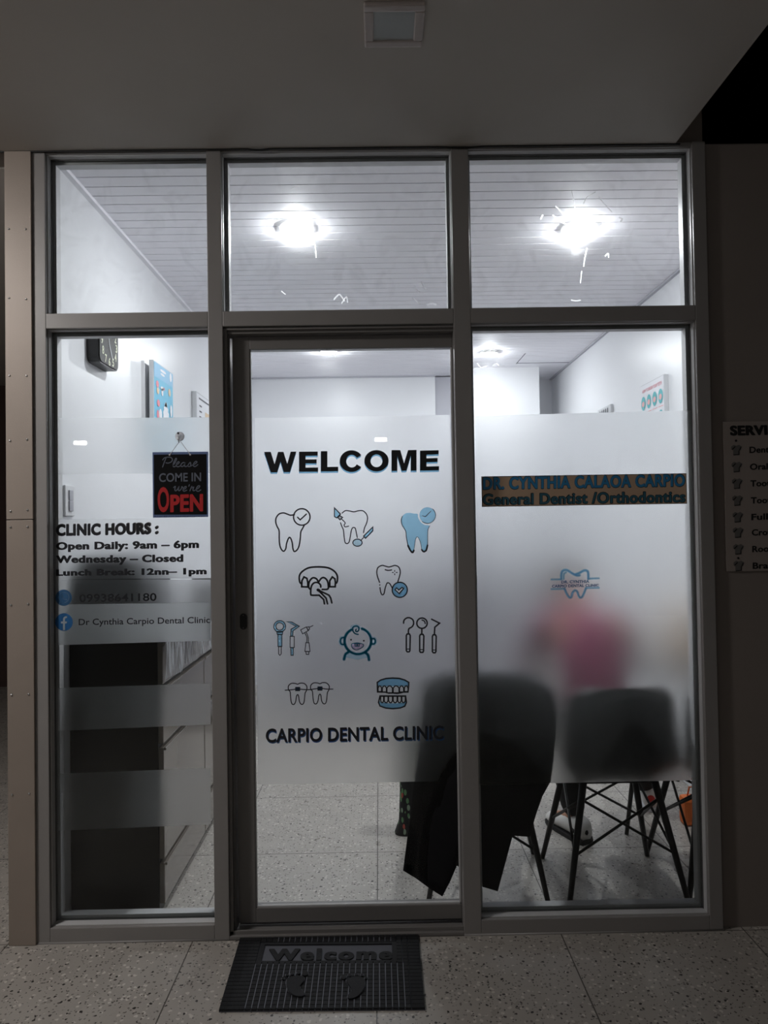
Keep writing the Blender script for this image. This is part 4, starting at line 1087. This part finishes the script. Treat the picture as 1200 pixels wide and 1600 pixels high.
# ------------------------------------------------------------------ vinyl marks on the glass
YD = DGY0 - 0.0008      # on the door pane
YWN = GY0 - 0.0008      # on the window panes
def surf(Y): return lambda x, y: at(x, y, Y=Y)
def crop(ox, oy, s): return lambda pts: [(ox + x / s, oy + y / s) for x, y in pts]
class Sticker:
    """one mark cut from vinyl: outline on top, coloured fields just below"""
    def __init__(s, name, label, cat, Y, cr, group=None, z=0):
        s.name, s.label, s.cat, s.Y, s.cr, s.group = name, label, cat, Y, cr, group; s.layers = {}; s.nf = 0
    def _mb(s, m, lay, part=0):
        k = (m, lay, part)
        if k not in s.layers: s.layers[k] = MB()
        return s.layers[k]
    def line(s, pts, w, m='vinyl', closed=False, smooth=True, lay=2):
        p = catmull(pts, closed) if smooth and len(pts) > 2 else pts
        stroke(s._mb(m, lay), s.cr(p), w * 1.12, closed, surf(s.Y - 0.00025 * lay)); return s
    def fill(s, pts, m, smooth=False, lay=1, holes=(), split=True):
        p = catmull(pts, True) if smooth else pts
        if split: s.nf += 1
        s._mb(m, lay, s.nf if split else 0).poly(*[[at(*q_, Y=s.Y - 0.00025 * lay) for q_ in s.cr(l_)] for l_ in (p,) + tuple(holes)]); return s
    def text(s, t, TL, BL, BR, m='vinyl', bold=0.02, lay=2, spacing=1.0, shear=0):
        text_to(s._mb(m, lay), t, *s.cr([TL, BL, BR]), surf(s.Y - 0.00025 * lay), bold, spacing, shear); return s
    def done(s, names={}):
        cen_ = [v.co.copy() for mb in s.layers.values() for v in mb.bm.verts]
        c = sum(cen_, Vector()) / len(cen_)
        if len(s.layers) == 1:
            (k, mb), = s.layers.items(); o = mb.build(s.name, M.get('v_' + k[0], M[k[0]]), origin=c); return tag(o, s.label, s.cat, s.group)
        e = empty(s.name, c, s.label, s.cat, s.group)
        for (m, lay, part), mb in sorted(s.layers.items(), key=lambda kv: kv[0][1:]):
            mb.build(names.get((m, lay), names.get(m, 'outline' if m in ('vinyl', 'teal') else 'colour_field')), M.get('v_' + m, M[m]), e)
        return e
ID = lambda pts: pts
GI = 'dental icons on the door glass'

s = Sticker('lettering', 'large black WELCOME lettering with blue edge on the door film', 'lettering', YD, ID)
def block_welcome(dx, dy, m, lay):
    E1 = [(308, 91), (411, 90), (411, 113), (344, 114), (344, 134), (405, 133), (405, 155), (344, 156), (344, 179), (413, 178), (413, 201), (308, 202)]
    P = [[(115, 92), (152, 92), (173, 160), (192, 92), (222, 92), (243, 158), (262, 91), (293, 90), (258, 204), (224, 204), (206, 146), (187, 205), (152, 205)], E1,
         [(428, 88), (464, 88), (464, 175), (524, 174), (524, 199), (428, 200)],
         circ(597, 143, 65, 60, 30, 33, 327) + list(reversed(circ(599, 143, 31, 35, 30, 30, 330))),
         [(818, 82), (866, 82), (887, 155), (909, 82), (956, 81), (956, 196), (924, 196), (924, 115), (900, 196), (874, 197), (850, 116), (850, 197), (818, 198)],
         [(x + 667, y - 6 - (x - 308) * .012) for x, y in E1]]
    for p_ in P: s.fill([(380 + x / 3.529 + dx, 680 + y / 3.529 + dy) for x, y in p_], m, lay=lay, split=lay == 2)
    o_, i_ = circ(735, 141, 67, 59, 36), circ(735, 141, 33, 35, 36)
    s.nf += 1; mb_ = s._mb(m, lay, s.nf if lay == 2 else 0)
    for k in range(36):
        mb_.face([at(380 + x / 3.529 + dx, 680 + y / 3.529 + dy, Y=YD - .00025 * lay) for x, y in (o_[k], o_[(k + 1) % 36], i_[(k + 1) % 36], i_[k])])
block_welcome(-.2, 2.4, 'midblue', 1); block_welcome(0, 0, 'vinyl', 2)
s.done({'midblue': 'shadow_edge', 'vinyl': 'letter'})
s = Sticker('lettering', 'black clinic name in capitals low on the door film', 'lettering', YD, ID)
s.text('CARPIO DENTAL CLINIC', (416.2, 1140.5), (416.2, 1162.2), (694.2, 1157.2), 'midblue', 0.026, 1)
s.text('CARPIO DENTAL CLINIC', (415.2, 1138.5), (415.2, 1160.5), (693, 1155.5), 'vinyl', 0.026, 2)
s.done({'midblue': 'shadow_edge', 'vinyl': 'letters'})

A = crop(415, 780, 6.667); B = crop(570, 780, 8.0); C_ = crop(415, 950, 6.486); D_ = crop(570, 950, 8.0)
tooth1 = [(300, 160), (260, 167), (225, 155), (185, 143), (140, 155), (110, 195), (106, 240), (120, 285), (140, 325), (142, 400), (145, 460), (160, 515), (188, 542), (210, 515), (218, 465), (235, 415), (250, 398), (265, 415), (278, 460), (285, 515), (300, 545), (330, 525), (350, 480), (362, 400), (367, 340), (385, 305), (402, 272)]
s = Sticker('icon_sticker', 'black outlined tooth with a check circle, no colour, on the door', 'icon', YD, A, GI)
s.line(tooth1, 2.0).line(circ(377, 185, 86), 2.0, closed=True, smooth=False).line([(333, 188), (360, 215), (425, 155)], 1.9, smooth=False).done()
s = Sticker('icon_sticker', 'tooth icon with blue pick and dental mirror on the door', 'icon', YD, A, GI)
s.line([(797, 145), (830, 120), (870, 122), (920, 132), (970, 120), (1015, 122), (1050, 155), (1062, 200), (1050, 255), (1030, 300), (1020, 350)], 1.5)
s.line([(780, 245), (795, 285), (810, 320), (818, 390), (828, 450), (850, 462), (870, 445), (882, 390), (892, 330), (905, 300), (920, 295), (935, 305), (945, 350), (955, 400)], 1.5)
for pts, m in (([(717, 90), (780, 155), (740, 195), (717, 180)], 'blue'), ([(772, 170), (802, 190), (775, 215), (752, 192)], 'pale'), ([(1117, 290), (1117, 330), (1040, 408), (1020, 385)], 'blue')):
    s.fill(pts, m).line(pts, 1.5, closed=True, smooth=False)
s.line([(790, 205), (828, 245), (818, 270), (830, 288), (865, 280)], 1.4).line([(1020, 400), (990, 432)], 1.4)
s.fill(circ(957, 453, 48, 37), 'paleblue').line(circ(957, 453, 48, 37), 1.5, closed=True, smooth=False).done()
t3 = [(660, 185), (620, 180), (545, 170), (490, 190), (455, 240), (455, 290), (480, 350), (512, 400), (520, 480), (540, 580), (570, 640), (597, 668), (615, 640), (625, 560), (635, 500), (655, 470), (680, 500), (700, 560), (712, 630), (737, 658), (770, 638), (786, 560), (786, 440), (790, 380), (808, 332), (740, 318), (690, 275), (665, 225)]
s = Sticker('icon_sticker', 'solid light blue tooth with a blue check circle on the door', 'icon', YD, B, GI)
s.fill(t3, 'blue', True).fill(circ(783, 200, 100), 'blue')
s.line([(470, 215), (455, 265), (470, 330), (512, 400), (520, 480), (540, 580)], 1.1).line([(540, 580), (570, 640), (597, 665), (613, 640)], 2.6).line([(613, 640), (625, 560), (635, 500), (655, 470), (680, 500), (700, 560), (712, 630)], 0.8)
s.line([(712, 632), (737, 656), (768, 636), (784, 575)], 2.4).line([(786, 560), (786, 440), (790, 380), (812, 330)], 0.9)
s.line(circ(783, 200, 102, n=16, a0=-50, a1=130), 0.9, smooth=False).line([(720, 212), (757, 226), (825, 156)], 0.8, 'pale', smooth=False).line([(720, 205), (757, 219), (825, 150)], 0.8, smooth=False, lay=3).done({'pale': 'highlight', 'blue': 'colour_field'})
s = Sticker('icon_sticker', 'icon of a gum with teeth and a held veneer on the door', 'icon', YD, A, GI)
W4 = 2.5
s.line([(372, 880), (355, 860), (352, 800), (380, 755), (450, 715), (550, 705), (650, 715), (715, 750), (747, 800), (745, 860), (728, 880)], W4)
for t in ([(376, 912), (378, 850), (400, 810), (430, 825), (440, 870), (440, 915)], [(668, 912), (668, 850), (695, 810), (722, 830), (727, 870), (725, 912)]): s.line(t, W4, closed=True, smooth=False)
s.line([(460, 935), (450, 915), (455, 860), (490, 820), (530, 830), (550, 865)], W4).line([(550, 865), (580, 825), (610, 818), (640, 845), (652, 890), (648, 935), (590, 940)], W4)
s.line([(575, 915), (570, 890), (540, 868), (500, 875), (475, 915), (470, 985), (485, 1000), (560, 1000)], W4)
s.line([(545, 945), (660, 1000), (678, 1030), (690, 1080)], W4, smooth=False).line([(545, 945), (630, 1030), (645, 1090)], W4, smooth=False).line([(560, 1003), (605, 1045), (613, 1090)], W4, smooth=False).line([(545, 945), (558, 952)], 4.2, smooth=False).done()
s = Sticker('icon_sticker', 'sparkling tooth icon with a blue heart-shaped check badge on the door', 'icon', YD, B, GI)
W5 = 1.7
s.line([(185, 1040), (160, 970), (150, 910), (165, 855), (215, 828), (260, 838), (300, 847), (340, 838), (380, 828), (425, 850), (443, 905), (435, 960), (413, 1030)], W5)
s.line([(190, 1105), (200, 1165), (218, 1195), (240, 1180), (255, 1110), (275, 1055), (292, 1045), (315, 1060), (345, 1115)], W5).line([(187, 1070), (187, 1073)], W5, smooth=False)
s.line([(255, 882), (290, 890), (335, 885)], W5)
for p_ in ([(374, 890), (374, 903)], [(374, 932), (374, 945)], [(345, 916), (356, 916)], [(392, 916), (405, 916)]): s.line(p_, 1.3, smooth=False)
hc_ = [(378, 1132), (398, 1108), (425, 1135), (465, 1102), (485, 1118), (430, 1180)]
s.fill(circ(437, 1133, 95), 'midblue', holes=(hc_,)).line(circ(437, 1133, 95), W5, closed=True, smooth=False)
s.line(hc_, 1.6, closed=True, smooth=False, lay=3).done()
s = Sticker('icon_sticker', 'three dental handpieces with blue parts in thin outline on the door', 'icon', YD, C_, GI)
W6 = 1.15
s.fill(circ(143, 187, 60), 'blue', holes=(circ(143, 187, 38),)).line(circ(143, 187, 60), W6, closed=True, smooth=False, lay=3).line(circ(143, 187, 38), W6, closed=True, smooth=False, lay=3)
for pts, m in (([(112, 238), (175, 238), (170, 268), (118, 268)], 'blue'), ([(125, 270), (165, 270), (165, 390), (125, 390)], 'blue'), ([(132, 392), (158, 392), (158, 465), (145, 480), (132, 465)], 'pale'),
               ([(215, 138), (265, 142), (342, 185), (278, 232), (275, 285), (255, 285), (257, 215), (310, 185)], 'blue'), ([(248, 288), (290, 288), (290, 400), (248, 400)], 'pale'), ([(255, 402), (280, 402), (280, 480), (257, 480)], 'blue'),
               ([(355, 222), (412, 192), (435, 228), (375, 262)], 'pale'), ([(415, 195), (440, 190), (445, 215), (430, 228)], 'pale'), ([(408, 352), (440, 352), (450, 440), (398, 440)], 'pale'), ([(407, 442), (440, 442), (437, 470), (412, 470)], 'pale')):
    if m != 'pale': s.fill(pts, m)
    s.line(pts, W6, closed=True, smooth=False, lay=3)
s.line([(445, 195), (480, 178)], W6, smooth=False).line([(397, 252), (418, 300), (415, 350)], W6).line([(413, 247), (432, 300), (432, 350)], W6).done()
s = Sticker('icon_sticker', 'teal smiling baby face icon with a hair curl on the door', 'icon', YD, C_, GI)
WB = 3.2
head = circ(935, 335, 135, 132, 30, -72, 240)
earl = [(798, 300), (768, 305), (757, 340), (770, 368), (802, 370)]; earr = [(1072, 312), (1103, 312), (1112, 340), (1100, 364), (1070, 362)]
shl, shr = [(838, 447), (810, 470), (795, 520)], [(1010, 450), (1038, 478), (1048, 525)]
for p_ in (head, earl, earr, shl, shr, [(880, 215), (880, 192), (915, 182), (945, 195)]): s.line(p_, 5.0, 'paleblue', lay=0)
s.fill([(840, 452), (880, 474), (935, 482), (985, 474), (1010, 455), (1040, 500), (935, 525), (810, 500)], 'paleblue', lay=1)
s.line(head, WB, 'teal').line(earl, 2.2, 'teal').line(earr, 2.2, 'teal').line(shl, WB, 'teal').line(shr, WB, 'teal')
s.line([(938, 268), (905, 258), (882, 225), (885, 195), (912, 183), (940, 190), (945, 220), (928, 240), (912, 232), (918, 215)], 2.0, 'teal')
for c in ((866, 322), (995, 332)): s.fill(circ(*c, 9), 'vinyl', lay=2)
mo = [(870, 368), (900, 357), (935, 354), (990, 368), (982, 398), (925, 424), (882, 408)]
s.fill(mo, 'lilac', True).line(mo, 1.2, 'teal', True)
for x0_ in (904, 930): s.fill([(x0_, 362), (x0_ + 22, 362), (x0_ + 20, 388), (x0_ + 2, 388)], 'pale', lay=2).line([(x0_, 362), (x0_ + 22, 362), (x0_ + 20, 388), (x0_ + 2, 388)], .9, 'teal', True, False, 3)
s.done({'paleblue': 'halo'})
s = Sticker('icon_sticker', 'black hook, mirror and probe tools icon on the door', 'icon', YD, D_, GI)
W8 = 2.1
s.line([(485, 190), (490, 155), (520, 127), (558, 122), (600, 147), (610, 195), (590, 235), (550, 262), (545, 320)], W8).line(circ(715, 190, 65), W8, closed=True, smooth=False).line([(715, 150), (745, 165), (755, 195)], 1.7).line([(713, 258), (712, 325)], W8, smooth=False)
s.line([(835, 140), (935, 190), (875, 240), (870, 330)], W8, smooth=False)
for (xa, xb, ya, yb, dx) in ((519, 568, 325, 548, -2), (686, 738, 330, 555, -2), (845, 893, 335, 560, -2)):
    s.line([(xa + 10, ya), (xb - 10, ya), (xb, ya + 20), (xb - 4, yb - 15), (xb - 14, yb), (xa + 12, yb), (xa, yb - 15), (xa, ya + 20)], W8, closed=True, smooth=False).line([(xa + 5, yb - 35), (xb - 6, yb - 35)], 1.3, smooth=False)
s.done()
s = Sticker('icon_sticker', 'two outlined teeth joined by a brace wire on the door', 'icon', YD, C_, GI)
tt = [(232, 830), (232, 790), (260, 765), (300, 765), (325, 772), (350, 762), (390, 765), (418, 795), (415, 835), (400, 865), (392, 940), (380, 972), (360, 975), (342, 945), (335, 895), (325, 878), (313, 895), (305, 945), (290, 975), (268, 972), (256, 930), (248, 850)]
s.line(tt, 1.4, closed=True).line([(x + 226, y - 5) for x, y in tt], 1.4, closed=True).line([(198, 833), (270, 828), (325, 821), (430, 828), (550, 814), (620, 822), (682, 822)], 1.4)
for (xa, ya) in ((300, 800), (526, 795)):
    s.fill([(xa, ya), (xa + 50, ya), (xa + 50, ya + 42), (xa, ya + 42)], 'vinyl', lay=3)
    for k in (10, 25, 40): s.line([(xa + k, ya + 8), (xa + k, ya + 34)], .8, 'wa', smooth=False, lay=4)
s.done({'wa': 'bracket_slots', ('vinyl', 3): 'brackets'})
s = Sticker('icon_sticker', 'upper and lower denture icon with blue gums on the door', 'icon', YD, D_, GI)
W9 = 2.0
upo = [(155, 930), (200, 900), (270, 880), (350, 875), (430, 880), (500, 900), (550, 930), (547, 985), (540, 1050), (480, 1052), (440, 1062), (400, 1068), (350, 1062), (300, 1065), (260, 1052), (160, 1050), (158, 985)]
s.fill([(155, 930), (200, 900), (270, 880), (350, 875), (430, 880), (500, 900), (550, 930), (547, 978), (158, 978)], 'midblue').line(upo, W9, closed=True, smooth=False)
for (xa, xb, yb) in ((166, 210, 1045), (218, 270, 1050), (276, 346, 1060), (354, 428, 1060), (434, 486, 1050), (494, 540, 1045)):
    p_ = [(xa, yb), (xa, 1000), ((xa * 2 + xb) / 3, 974), ((xa + 2 * xb) / 3, 974), (xb, 1000), (xb, yb)]
    s.line(p_, W9 * .8, closed=True, smooth=False, lay=3)
loo = [(190, 1100), (510, 1100), (520, 1180), (500, 1228), (440, 1250), (350, 1258), (260, 1250), (190, 1225), (172, 1180)]
s.fill([(176, 1150), (198, 1178), (300, 1192), (400, 1192), (504, 1178), (519, 1150), (520, 1180), (500, 1228), (440, 1250), (350, 1258), (260, 1250), (190, 1225), (172, 1180)], 'midblue').line(loo, W9, closed=True, smooth=False)
for (xa, xb) in ((198, 236), (242, 290), (297, 346), (354, 404), (411, 456), (463, 506)):
    p_ = [(xa, 1104), (xb, 1104), (xb, 1160), ((xa + 2 * xb) / 3, 1184), ((2 * xa + xb) / 3, 1184), (xa, 1160)]
    s.line(p_, W9 * .8, closed=True, smooth=False, lay=3)
s.done({'midblue': 'gums', 'pale': 'teeth'})

# right window: plaque and logo
s = Sticker('plaque', 'tan name plaque with blue lettering on the right window', 'plaque', YWN, ID)
s.fill([(752, 744.5), (1072.5, 739.5), (1073.5, 787), (753, 792)], 'vinyl', lay=0)
s.fill([(752.8, 745.5), (1071.7, 740.4), (1072.7, 786.2), (753.8, 791)], 'plaque', lay=1)
s.text('DR. CYNTHIA CALAOA CARPIO', (754, 745), (754, 766), (1071, 761), 'vinyl', 0.055, 2).text('DR. CYNTHIA CALAOA CARPIO', (754.8, 745.8), (754.8, 765), (1070.2, 760), 'plaque_blue', 0.035, 3)
s.text('General Dentist /Orthodontics', (753.5, 771), (753.5, 790), (1071.5, 785.5), 'vinyl', 0.055, 2).text('General Dentist /Orthodontics', (754.8, 772), (754.8, 789), (1070.5, 784.5), 'plaque_teal', 0.022, 3)
s.done({('vinyl', 0): 'border', 'plaque': 'backing', ('vinyl', 2): 'letter_edges', 'plaque_blue': 'letters', 'plaque_teal': 'letters'})
E_ = crop(845, 875, 10.91)
s = Sticker('logo_sticker', 'small blue tooth logo with the clinic name on the right window', 'logo', YWN, E_)
ls = [([(350, 325), (350, 250), (370, 190), (420, 170), (470, 185), (540, 230), (610, 262), (660, 260)], 2.0), ([(600, 240), (660, 220), (730, 182), (775, 180), (805, 210), (812, 320)], 2.0), ([(388, 325), (395, 240), (430, 210)], .9),
      ([(180, 332), (350, 330)], .9), ([(812, 318), (990, 312)], .9), ([(180, 497), (405, 490)], .9), ([(770, 478), (990, 474)], .9), ([(405, 490), (440, 570), (480, 630), (505, 640), (525, 620), (540, 560), (580, 520), (620, 540), (650, 620), (680, 640), (715, 610), (770, 480)], 1.8)]
for p_, w_ in ls: s.line(p_, w_ + 2.2, 'paleblue', lay=1)
for p_, w_ in ls: s.line(p_, w_, 'midblue', lay=2)
s.text('DR. CYNTHIA', (350, 350), (350, 402), (826, 390), 'midblue', .04, 3).text('CARPIO DENTAL CLINIC', (190, 422), (190, 472), (988, 456), 'midblue', .04, 3)
s.done({'paleblue': 'halo', ('midblue', 2): 'tooth_outline', ('midblue', 3): 'letters'})

# left window: hours, phone, social icons
GL = 'clinic hours lettering lines'
for (t, TL, BL, BR, b_, lab) in (
        ('CLINIC HOURS :', (87.5, 819.5), (87.5, 838), (247, 835), .055, 'black clinic hours heading on the left window'),
        ('Open Daily: 9am – 6pm', (87.5, 847), (87.5, 863), (311, 860), .05, 'black open daily hours line under the heading on the left window'),
        ('Wednesday – Closed', (87.5, 868), (87.5, 883.5), (286.5, 881.5), .05, 'black Wednesday closed line on the left window'),
        ('Lunch Break: 12nn– 1pm', (87.5, 889.5), (87.5, 903), (323, 900.5), .05, 'black lunch break line, lowest of the clinic hours'),
        ('09938641180', (124, 928.5), (124, 941), (244.5, 939), .015, 'black phone number beside the round blue phone icon'),
        ('Dr Cynthia Carpio Dental Clinic', (123, 967), (123, 980), (328, 976.5), .012, 'black page name beside the blue f icon')):
    s = Sticker('lettering', lab, 'lettering', YWN, ID); s.text(t, TL, BL, BR, 'vinyl', b_)
    if t.startswith('CLINIC'): s.text(t, (87.5, 818.6), (87.5, 837), (248.3, 834), 'service_mid', .045, 1)
    s.done({'vinyl': 'letters', 'service_mid': 'shadow_edge'})
s = Sticker('icon_sticker', 'round muted blue phone messenger icon on the left window', 'icon', YWN, ID)
s.fill(circ(99.5, 934, 12.8), 'wa').line(circ(99.8, 933.5, 8, 8, 20, 130, 440), 1.3, 'wa_line', smooth=False).line([(94.6, 939.6), (92.6, 943), (97, 941)], 1.3, 'wa_line', smooth=False).line([(97, 929.5), (97.5, 933), (100.5, 936.2), (104, 936.8)], 1.9, 'wa_line').done({'wa': 'disc', 'wa_line': 'handset'})
s = Sticker('icon_sticker', 'round bright blue icon with a letter f on the left window', 'icon', YWN, ID)
s.fill(circ(100, 972, 13.8), 'fb', holes=([(98.4, 984.6), (98.4, 974.2), (95.3, 974.2), (95.3, 971), (98.4, 971), (98.4, 967), (99.6, 964.4), (101.8, 963), (104.8, 962.8), (104.8, 965.6), (102.6, 965.8), (101.5, 967.2), (101.5, 971), (104.7, 971), (104.2, 974.2), (101.5, 974.2), (101.5, 984.6)],)).done()

# ------------------------------------------------------------------ OPEN sign on its suction hook
YSG = GY0 - 0.012
K = crop(220, 650, 9.408)
sg = empty('open_sign', at(281, 758, Y=YSG), 'black open sign with red letters hanging on the left window', 'sign')
def quad_box(mb, pts, ya, yb):
    A = [at(*p_, Y=ya) for p_ in K(pts)]; fr = [mb.bm.verts.new(p_) for p_ in A]; bk = [mb.bm.verts.new((p_.x, yb, p_.z)) for p_ in A]
    mb.bm.faces.new(fr); mb.bm.faces.new(bk)
    for i in range(4): mb.bm.faces.new((fr[i], fr[(i + 1) % 4], bk[(i + 1) % 4], bk[i]))
    return mb
quad_box(MB(), [(172, 532), (985, 524), (987, 1483), (180, 1495)], YSG, YSG + 0.005).build('backing', M['sign_edge'], sg)
fc_ = quad_box(MB(), [(189, 568), (964, 560), (970, 1447), (197, 1450)], YSG - 0.0008, YSG - 0.0001).build('face', M['sign_black'], sg)
kf = lambda x, y: at(*K([(x, y)])[0], Y=YSG - 0.0014)
mb = MB()
for pts in ([(320, 750), (345, 680), (372, 612)], [(322, 645), (355, 612), (430, 606), (464, 635), (450, 672), (405, 692), (370, 688)],
            [(470, 730), (500, 690), (525, 635), (512, 625), (482, 690), (472, 732), (490, 747), (515, 735)], [(515, 722), (550, 702), (566, 680), (550, 672), (527, 700), (527, 737), (550, 746), (585, 730)],
            [(652, 690), (622, 684), (590, 715), (597, 742), (622, 738), (648, 705), (655, 685), (645, 735), (665, 744), (690, 728)], [(690, 728), (725, 682), (735, 712), (722, 742), (697, 742)], [(722, 744), (760, 722), (800, 702), (826, 676), (806, 667), (777, 698), (776, 735), (800, 743), (838, 715)]):
    stroke(mb, catmull(pts, False, 5), 14, False, kf)
text_to(mb, 'COME IN', (268, 842), (268, 972), (886, 960), kf, .018)
for pts in ([(482, 1052), (508, 1035), (500, 1082), (515, 1100), (540, 1075), (560, 1040), (552, 1085), (567, 1098), (595, 1070), (605, 1038), (618, 1055)], [(625, 1082), (660, 1062), (667, 1038), (642, 1045), (620, 1085), (637, 1106), (675, 1090)],
            [(714, 1010), (706, 1032)], [(722, 1100), (748, 1036), (750, 1058), (778, 1045), (766, 1085), (780, 1099), (805, 1085)], [(808, 1082), (850, 1056), (867, 1030), (842, 1028), (816, 1068), (822, 1100), (850, 1106), (882, 1085)]):
    stroke(mb, catmull(pts, False, 5), 14, False, kf)
mb.build('grey_letters', M['sign_grey'], sg)
mb = MB(); text_to(mb, 'O', (245, 1045), (248, 1418), (418, 1414), kf, .03); text_to(mb, 'PEN', (432, 1158), (432, 1415), (915, 1402), kf, .04); mb.build('red_letters', M['sign_red'], sg)
mb = MB()
for (x, y) in ((425, 572), (727, 570)): mb.sphere(at(*K([(x, y)])[0], Y=YSG - .001), .0035, (1, .6, 1), 12, 8)
mb.build('cord_knot', M['cord'], sg, smooth=True)
mb = MB(); hp = at(281.2, 690.5, Y=YSG - .001)
mb.tube([at(*K([(425, 570)])[0], Y=YSG - .001), hp + Vector((-.003, 0, 0)), hp + Vector((.003, 0, 0)), at(*K([(727, 568)])[0], Y=YSG - .001)], .0011, 6); mb.build('cord', M['cord'], sg)
mb = MB()
for i in range(22):
    xa = 205 + i * 34 + random.uniform(-6, 6); ln = random.uniform(8, 22); mb.face([kf(xa, 1470), kf(xa + ln, 1470), kf(xa + ln, 1478), kf(xa, 1478)])
mb.build('edge_marks', M['sign_black'], sg)
hk = at(281, 682, Y=GY0)
sh = empty('suction_hook', hk, 'clear plastic suction hook above the open sign', 'hook')
MB().lathe((hk.x, hk.y - 0.001, hk.z), [(.0165, 0), (.0155, -.002), (.010, -.005), (.0055, -.008), (.0045, -.013), (.006, -.015), (.004, -.017)], 28, 'Y').build('cup', M['clear'], sh, smooth=True)
MB().tube([(hk.x, hk.y - .0165, hk.z), (hk.x, hk.y - .0165, hk.z - .014), (hk.x, hk.y - .0165, hk.z - .0205), (hk.x, hk.y - .013, hk.z - .023)], .0016, 8).build('hook', M['rivet'], sh, smooth=True)
MB().box(hk.x - .004, hk.x + .003, hk.y - .019, hk.y - .0175, hk.z + .006, hk.z + .013, .0008).build('clip', M['black'], sh)

# ------------------------------------------------------------------ services board on the wall at the right
YSV = 0.014
sv = empty('services_board', at(1190, 780, Y=YSV), 'grey services list board on the dark wall right of the window', 'sign')
q = [at(1128.5, 659, Y=YSV), at(1132.5, 893, Y=YSV)]
x0 = q[0].x + .003; ztp, zbt = q[0].z, q[1].z
MB().box(x0, x0 + 0.46, YSV, 0.0199, zbt, ztp, .001).build('board', M['service_board'], sv)
sf = lambda x, y: at(x, y, Y=YSV - .0006)
mb = MB()
text_to(mb, 'SERVICES', (1140, 665), (1141, 681), (1241, 679), sf, .06)
rows_ = [(703, 'Dental'), (729.5, 'Oral'), (755.5, 'Tooth'), (782, 'Tooth'), (808, 'Full'), (832, 'Crown'), (858, 'Root'), (884, 'Braces')]
wd_ = {'Dental': 40, 'Oral': 28, 'Tooth': 38, 'Full': 26, 'Crown': 43, 'Root': 32, 'Braces': 47}
for (yv, t) in rows_:
    mb.build('lettering', M['service_ink'], sv); mb = MB(); xl = 1171 + (yv - 703) * .028; text_to(mb, t, (xl, yv - 5), (xl, yv + 5), (xl + wd_[t], yv + 4), sf, .03)
mb.build('lettering', M['service_ink'], sv)
for (x, y) in ((1150, 688.5), (1153.5, 872)): MB().sphere(at(x, y, Y=YSV - .001), .004, (1, .4, 1), 12, 8).build('screw', M['black'], sv, smooth=True)
for (yv, t) in rows_:
    mb = MB(); mb2 = MB(); cx_ = 1150.5 + (yv - 703) * .02
    mb.poly([sf(cx_ + a, yv + b) for a, b in ((-8, -5), (-4, -8), (0, -6.5), (4, -8), (9, -5), (7, 0), (5, 1), (5, 8), (-5, 8), (-5, 1), (-8, -1))])
    stroke(mb2, [(cx_ - 6, yv - 1), (cx_ - 2, yv - 5)], 1.5, False, lambda x, y: at(x, y, Y=YSV - .001)); stroke(mb2, [(cx_ + 7, yv - 4), (cx_ + 4, yv + 2), (cx_ + 4, yv + 7), (cx_ - 4, yv + 8)], 1.2, False, lambda x, y: at(x, y, Y=YSV - .001))
    bi = mb.build('bullet_icon', M['service_mid'], sv); mb2.build('icon_lines', M['service_ink'], bi)
